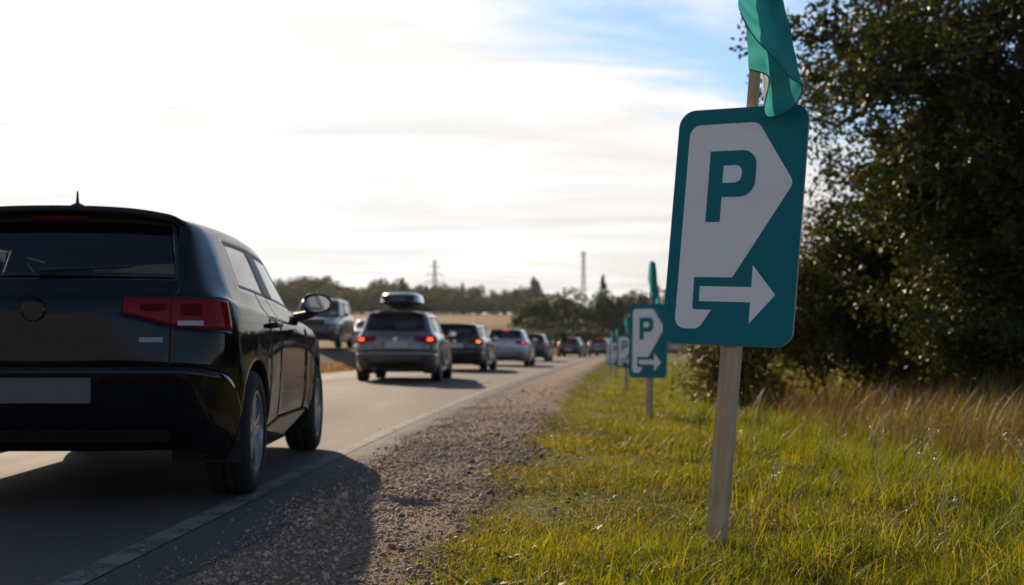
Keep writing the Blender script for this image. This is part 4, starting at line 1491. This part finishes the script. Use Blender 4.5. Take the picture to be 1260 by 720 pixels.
    if p.get('roofbox'):
        yb0 = p['roof_r'] + .02
        for y_ in (p['roof_r'] + .50, p['roof_r'] + 1.25):
            cb = bmesh.new(); zt = tree.ray_cast(Vector((0, y_, 4)), Vector((0, 0, -1)))[0].z + .055
            box(cb, (0, y_, zt), (2 * hw * .74, .05, .026), None, .008)
            for s_ in (1, -1): box(cb, (s_ * hw * .66, y_, zt - .035), (.05, .06, .07), None, .01)
            link('roof_bar', bm_mesh(cb), M_BLACKPL, root)
        z0 = H + .045
        def hull(zs):
            hb = bmesh.new(); rings = []
            for z_, sc, sh in zs:
                ring = []
                for k in range(40):
                    t_ = 2 * math.pi * k / 40
                    cx_, sy_ = math.cos(t_), math.sin(t_)
                    ex_ = .55
                    X = .43 * sc * math.copysign(abs(cx_) ** ex_, cx_); Y = (.98 * sc + .0) * math.copysign(abs(sy_) ** .62, sy_)
                    if Y > 0: X *= 1 - .22 * (Y / .98) ** 2
                    ring.append(hb.verts.new((X + .02, yb0 + 1.0 + Y * 1.0 + sh, z0 + z_)))
                rings.append(ring)
            for u, v in zip(rings, rings[1:]):
                for k in range(40):
                    f = hb.faces.new((u[k], u[(k + 1) % 40], v[(k + 1) % 40], v[k])); f.smooth = True
            hb.faces.new(rings[0]); hb.faces.new(rings[-1])
            return bm_mesh(hb)
        bo = link('roof_box', hull([(.02, .80, 0), (.045, .92, 0), (.10, .985, 0), (.135, 1.0, 0)]), M_BLACKPL, root)
        link('lid', hull([(.137, 1.005, 0), (.20, 1.0, 0), (.26, .965, .01), (.30, .90, .02), (.325, .78, .04), (.335, .5, .06)]), p['roofbox'], bo)
        pb_ = bmesh.new(); box(pb_, (.02, yb0 + .035, z0 + .20), (.66, .012, .11), None, .004)
        link('end_panel', bm_mesh(pb_), M_BLACKPL, bo)
    bm.free()
    return root


def P_(**kw):
    d = dict(L=4.26, hw=.895, H=1.452, yA=.80, yF=3.42, arch=.355, Rw=.316, clr=.18, roof_r=.36, roof_f=2.22, cowl=2.90, zb_r=1.022, zb_f=.945, yB=1.74, zhood=.80)
    d.update(kw)
    return d


PB = paint('black_paint', (.0025, .003, .005), 0.0, .55)
PG = paint('grey_paint', (.16, .153, .148), .6)
PU = paint('dark_slate_paint', (.022, .024, .030), .3)
PD = paint('charcoal_paint', (.020, .020, .022), .4)
PS = paint('silver_paint', (.42, .43, .44), .6)
PN = paint('dark_blue_paint', (.020, .026, .040), .4)
PK = paint('anthracite_paint', (.035, .033, .034), .5)
PT = paint('steel_grey_paint', (.12, .13, .14), .5)
PW = paint('pale_silver_paint', (.50, .50, .49), .4)
Q = 'cars queueing along the road'
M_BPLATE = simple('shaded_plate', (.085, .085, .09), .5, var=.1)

build_car('hatchback_car', 'glossy black hatchback with red tail lights driving beside the edge line', P_(paint=PB, mirror=M_BLACKPL, plate=M_BPLATE, spokes=5, badge=PB, reflector=False, glass_rear=glass('rear_glass', (.68, .70, .69)), hw=.875), (-2.14, 5.42, 0.0), R(2.3), Q, 3)
build_car('estate_car', 'grey estate car with a roof box and amber indicators lit', P_(paint=PG, L=4.55, H=1.53, hw=.90, roof_r=.30, roof_f=2.45, cowl=3.12, yA=.90, yF=3.66, yB=2.15, estate=True, zb_r=1.02, zb_f=.96, zplate=.80,
          rails=M_CHROME, roofbox=paint('box_lid_paint', (.10, .095, .092), .3), lit=(('both', glow('signal_lamp_lit', (1.0, .09, .015), 1.4)),), fin=False, val=.26, lens=False), (-2.42, 25.2, 0), R(-1.5), Q)
build_car('estate_car', 'dark estate car with one amber indicator lit, just ahead of the roof box car', P_(paint=PD, L=4.55, H=1.49, roof_r=.30, roof_f=2.45, cowl=3.12, yA=.92, yF=3.62, yB=2.15, estate=True, rails=M_BLACKPL, zplate=.79,
          lit=(('R', M_AMBER),), fin=False, lens=False), (-1.72, 36.3, 0), R(-5), Q)
build_car('hatchback_car', 'silver hatchback with its red brake lights glowing', P_(paint=PS, L=4.30, H=1.47, lit=(('both', M_BRAKE),), third=M_BRAKE, fin=False, lens=False, zplate=.76), (-.28, 46.3, 0), R(-5.5), Q)
build_car('hatchback_car', 'dark blue hatchback just ahead of the silver hatchback', P_(paint=PN, L=4.2, H=1.47, fin=False, lit=(('R', M_TAILDIM),), lens=False), (.90, 62, 0), R(-6.5), Q)
build_car('hatchback_car', 'anthracite hatchback entering the bend with a lit left tail light', P_(paint=PK, L=4.2, H=1.48, fin=False, lit=(('L', M_BRAKE),), third=M_TAILDIM, lens=False), (4.05, 88, 0), R(-11), Q)
build_car('hatchback_car', 'steel grey hatchback rounding the bend with its high brake light lit', P_(paint=PT, L=4.2, H=1.48, fin=False, lit=(('both', M_TAILDIM),), third=M_BRAKE, lens=False), (6.9, 99, 0), R(-17), Q)
build_car('hatchback_car', 'pale silver hatchback seen between the large sign and the next one', P_(paint=PW, L=4.2, H=1.5, fin=False, lens=False), (19.6, 148, 0), R(-23), Q)
SR = 'oncoming cars on the side road'
build_car('suv_car', 'dark oncoming sport utility car on the raised side road', P_(paint=PU, cat='suv', L=4.75, hw=.96, H=1.86, Rw=.36, arch=.41, clr=.24, yA=.95, yF=3.80, roof_r=.30, roof_f=2.75, cowl=3.42, yB=2.30, zb_r=1.18, zb_f=1.12,
          zhood=1.04, estate=True, boxy=True, rails=M_CHROME, fin=False, lens=False, zplate=.85), (-7.15, 48.6, .732), R(180 - 1), SR)
build_car('hatchback_car', 'pale oncoming car mostly hidden by the roof box car', P_(paint=PW, L=4.3, H=1.47, fin=False, lens=False), (-7.05, 64.5, .732), R(180 - 5), SR)

# ------------------------------------------------------------------ parking signs
SW, SH = .490, .860


def round_poly(pts, n=7):
    out = []
    m_ = len(pts)
    for i, (x, y, r) in enumerate(pts):
        p = Vector((x * SW, y * SH)); a_ = Vector((pts[i - 1][0] * SW, pts[i - 1][1] * SH)); b_ = Vector((pts[(i + 1) % m_][0] * SW, pts[(i + 1) % m_][1] * SH))
        if r <= 0:
            out.append(p); continue
        u, v = (a_ - p).normalized(), (b_ - p).normalized()
        half = math.acos(max(-1, min(1, u.dot(v)))) / 2
        tl = r / math.tan(half)
        c_ = p + (u + v).normalized() * (r / math.sin(half))
        s0, s1 = p + u * tl, p + v * tl
        a0 = math.atan2(s0.y - c_.y, s0.x - c_.x); a1 = math.atan2(s1.y - c_.y, s1.x - c_.x)
        da = (a1 - a0 + math.pi) % (2 * math.pi) - math.pi
        for k in range(n + 1):
            t_ = a0 + da * k / n
            out.append(c_ + Vector((math.cos(t_), math.sin(t_))) * r)
    return out


def plate_mesh(loops, z0, z1):
    """flat plate in the local xz plane, facing -y, from depth z0 (back) to z1 (front)"""
    flat = [p for lp in loops for p in lp]
    tris = tessellate_polygon([[Vector((p.x, p.y, 0)) for p in lp] for lp in loops])
    bm = bmesh.new()
    fv = [bm.verts.new((p.x, -z1, p.y)) for p in flat]; bv = [bm.verts.new((p.x, -z0, p.y)) for p in flat]
    for t_ in tris:
        bm.faces.new([fv[i] for i in t_]); bm.faces.new([bv[i] for i in reversed(t_)])
    s_ = 0
    for lp in loops:
        n = len(lp)
        for i in range(n):
            j = (i + 1) % n
            bm.faces.new((fv[s_ + i], fv[s_ + j], bv[s_ + j], bv[s_ + i]))
        s_ += n
    bmesh.ops.recalc_face_normals(bm, faces=bm.faces[:])
    return bm_mesh(bm)


def sign_mat(name, col, rough):
    t = NT(name)
    f1, f2 = t.noise(3.0, 5, .6), t.noise(120, 2, .5)
    c = t.ramp(f1, [(.3, tuple(v * .93 for v in col)), (.7, tuple(min(1, v * 1.05) for v in col))])
    sp = t.ramp(t.noise(40, 6, .8), [(.66, (0, 0, 0)), (.76, (.22, .22, .22))])
    t.set(Base_Color=t.mix(sp, c, (.20, .18, .14)), Roughness=rough)
    t.bump(f2, .03, .001)
    t.b.inputs['Specular IOR Level'].default_value = .2
    return t.m


M_TEAL = sign_mat('sign_teal', (.002, .165, .20), .6)
M_SWHITE = sign_mat('sign_white', (.82, .80, .82), .6)
M_SEDGE = simple('board_edge', (.42, .36, .28), .7, var=.2, scale=40)
t = NT('sawn_wood')
g = t.noise(22, 5, .6, stretch=(1, 1, .06), dist=.6)
c = t.ramp(g, [(.3, (.34, .215, .125)), (.52, (.52, .36, .22)), (.72, (.62, .46, .30))])
c = t.mix(1.0, c, t.ramp(t.noise(7, 4), [(.3, (.82, .82, .82)), (.7, (1.1, 1.1, 1.1))]), 'MULTIPLY')
t.set(Base_Color=c, Roughness=.75)
t.bump(t.noise(60, 4, .6, stretch=(1, 1, .05)), .35, .002)
M_WOOD = t.m
t = NT('flag_cloth')
t.set(Base_Color=t.ramp(t.noise(9, 4), [(.3, (.005, .15, .165)), (.7, (.007, .20, .21))]), Roughness=.6)
wv = t.node('ShaderNodeTexWave'); wv.inputs['Scale'].default_value = 260
tl = t.node('ShaderNodeBsdfTranslucent'); tl.inputs['Color'].default_value = (.085, .50, .50, 1)
mx = t.node('ShaderNodeMixShader'); mx.inputs[0].default_value = .38
t.bump(wv.outputs['Fac'], .25, .001)
t.l.new(t.b.outputs[0], mx.inputs[1]); t.l.new(tl.outputs[0], mx.inputs[2]); t.l.new(mx.outputs[0], t.out.inputs['Surface'])
M_FLAG = t.m

BOARD = plate_mesh([round_poly([(0, 1, .062), (1, 1, .062), (1, 0, .062), (0, 0, .062)], 10)], -.010, -.0005)
FACE = plate_mesh([round_poly([(.002, .999, .061), (.998, .999, .061), (.998, .001, .061), (.002, .001, .061)], 10)], 0, .001)
PANEL = plate_mesh([round_poly([(.096, .933, .042), (.628, .933, .042), (.926, .674, .034), (.518, .283, 0), (.221, .283, 0), (.226, .147, .007), (.376, .146, 0), (.286, .066, .032), (.096, .066, .040)])], .0012, .0022)
LETTER = plate_mesh([round_poly([(.274, .817, 0), (.637, .817, .056), (.637, .621, .056), (.387, .621, 0), (.387, .516, 0), (.276, .516, 0)], 9),
                     round_poly([(.384, .755, 0), (.530, .755, .026), (.530, .681, .026), (.384, .681, 0)], 7)], .0024, .0034)
ARROW = plate_mesh([round_poly([(.274, .245, 0), (.670, .244, 0), (.668, .335, 0), (.851, .213, 0), (.672, .094, 0), (.669, .181, 0), (.275, .182, 0)])], .0012, .0022)
for m_, mt in ((BOARD, M_SEDGE), (FACE, M_TEAL), (PANEL, M_SWHITE), (LETTER, M_TEAL), (ARROW, M_SWHITE)):
    m_.materials.append(mt)


def post_mesh(z0, z1, w, bev=.003):
    bm = bmesh.new()
    box(bm, (0, 0, (z0 + z1) / 2), (w, w, z1 - z0), None, bev)
    return bm_mesh(bm)


def flag_mesh(seed=0, blow=0.0, reach=0.0):
    """a limp flag: the cloth falls in folds round its stick (local x right, y away, z down from the stick's top)"""
    # s: x(px rel. stick), depth, bottom (px below stick top), top x
    K = [(0.00, -8, .000, 146, 2), (.08, 2, -.012, 148, 4), (.16, 14, -.020, 152, 8), (.23, 14, -.005, 168, 10), (.30, 9, .004, 192, 11), (.37, 12, .010, 204, 13), (.44, 24, .010, 203, 18), (.52, 40, .004, 192, 25), (.59, 50, -.010, 172, 31),
         (.66, 49, -.030, 166, 31), (.73, 39, -.048, 164, 28), (.79, 29, -.052, 158, 22), (.84, 22, -.028, 142, 17), (.89, 10, -.034, 124, 11), (.94, -6, -.038, 108, 4), (1.0, -21, -.020, 70, -4)]
    K = np.array(K)
    px = 1 / 345.
    ns, nt_ = 90, 40
    S = np.linspace(0, 1, ns)
    ker = np.hanning(13); ker /= ker.sum()
    sm = lambda v: np.convolve(np.pad(v, 6, mode='edge'), ker, mode='valid')
    X, D, B, TX = [sm(np.interp(S, K[:, 0], K[:, i])) for i in (1, 2, 3, 4)]
    G = np.zeros((ns, nt_, 3))
    for j in range(nt_):
        f = j / (nt_ - 1)
        w = f ** .7
        G[:, j, 0] = ((TX * (1 - w) + X * w) + 3.0 * np.sin(9 * S + 5 * f + seed) * f * (1 - f) + blow * f * 20 * S) * px
        G[:, j, 1] = D * (0.25 + .75 * w) + .007 * np.sin(22 * S + 6 * f + seed) + .003 * np.sin(41 * S - 17 * f) + .003 * np.sin(13 * S + 29 * f) - reach * f ** 1.2
        G[:, j, 2] = -(B * f) * px - .004 * np.sin(14 * S + seed)
    i0 = (np.arange(ns - 1)[:, None] * nt_ + np.arange(nt_ - 1)[None, :]).ravel()
    me = arrays_mesh('flag', G, np.stack([i0, i0 + nt_, i0 + nt_ + 1, i0 + 1], 1))
    me.shade_smooth()
    hem = bmesh.new()
    tube(hem, [G[i, -1] for i in range(0, ns, 2)], .0022, 5)
    return me, bm_mesh(hem)


M_HEM = simple('flag_hem', (.004, .085, .09), .7)


def parking_sign(label, bl, ux, uy, d_ground, seed, flag_top, clearance):
    """bl: lower left corner of the board, ux / uy: its edge directions"""
    ux = Vector(ux).normalized(); uy = Vector(uy); uy = (uy - uy.dot(ux) * ux).normalized()
    n_ = ux.cross(uy)                        # away from the viewer is -n
    back = -n_ if n_.y < 0 else n_
    Mr = Matrix((ux, back, uy)).transposed()
    bl = Vector(bl)
    # post axis runs behind the board, through its middle
    cpos = bl + ux * SW * .52 + back * (.011 + .032)
    s_ = 0.0
    for _ in range(30):
        g_ = cpos + uy * s_
        s_ -= (g_.z - gz(g_.x, g_.y)) / uy.z
    basep = cpos + uy * s_
    root = empty('parking_sign', basep)
    root.rotation_euler = Mr.to_euler()
    bpy.context.view_layer.update()
    up0 = -s_                                # board bottom, measured along the post
    link('post', post_mesh(-.25, up0 + SH * .55, .060), M_WOOD, root)
    st = bmesh.new(); box(st, (.004, .006, (up0 + SH * .2 + flag_top) / 2), (.034, .034, flag_top - up0 - SH * .2), None, .004)
    link('flag_stick', bm_mesh(st), M_WOOD if seed == 0 else M_SEDGE, root)
    b_ = link('board', BOARD, None, root)
    b_.location = (-SW * .52, -(.011 + .032), up0)
    for nm, me in (('face', FACE), ('white_panel', PANEL), ('letter_p', LETTER), ('arrow', ARROW)):
        link(nm, me, None, b_)
    fm, hm = flag_mesh(seed * 1.7, 0.0, .20 if seed == 0 else .05)
    fo = link('flag', fm, M_FLAG, root)
    tip = basep + uy * (flag_top - .02)
    fo.location = Mr.inverted() @ (tip + (Vector((-.075, -.035, -.055)) if seed == 0 else Vector((-.02, -.03, 0))) - basep)
    link('hem', hm, M_HEM, fo)
    fo.scale = (1.12, 1, 1) if seed == 0 else (.65, .8, .9)
    # the cloth hangs by its own weight whatever the lean of the stick
    q_ = Mr.inverted()
    fo.rotation_euler = (q_ @ Matrix.Rotation(0.0, 3, 'Z')).to_euler()
    tag(root, label, 'sign', 'parking signs along the verge')
    return root, up0


U1 = Vector((.8475, -.5293, -.0399)); V1 = Vector((.0912, .0711, .9933))
sg, up0 = parking_sign('large teal parking sign on a wooden post leaning beside the grass', (.5433, 4.4367, CAMZ + .0145), U1, V1, 4.4, 0, 2.20, .7)
for (cx_, y0_, y1_, d, seed, lab, ftop) in ((798, 374, 465, 14.15, 1, 'teal parking sign on a post, next along the verge from the leaning one', None),
                                            (769, 412, 453, 31.5, 2, 'teal parking sign half hidden behind the second one along the verge', None),
                                            (758, 420, 450, 43.5, 3, 'teal parking sign fourth along the verge, its face mostly covered', None),
                                            (752, 424, 449, 52, 4, 'last teal parking sign along the verge before the bend', None)):
    ux = Vector((.84, -.54, 0)).normalized()
    c_ = Vector(((cx_ - 630) / FPX * d, d, CAMZ + (HZ - (y0_ + y1_) / 2) / FPX * d))
    uy = Vector((.035 * (1 if seed != 2 else -.3), .02, 1))
    bl = c_ - ux * SW / 2 - uy.normalized() * SH / 2
    g_ = gz(c_.x, c_.y)
    parking_sign(lab, bl, ux, uy, d, seed, (c_.z - g_) + SH / 2 + .50, .5)

# ------------------------------------------------------------------ haze over the far fields
hz = bmesh.new()
box(hz, (0, 750, 35), (3900, 1660, 80))
t = NT('haze_air')
t.n.remove(t.b)
pv = t.node('ShaderNodeVolumePrincipled')
pv.inputs['Color'].default_value = (.93, .95, 1, 1)
pv.inputs['Density'].default_value = 0.0001
pv.inputs['Anisotropy'].default_value = 0.3
t.l.new(pv.outputs[0], t.out.inputs['Volume'])
tag(link('haze', bm_mesh(hz), t.m), 'thin pale haze over the far fields', 'haze', kind='stuff')
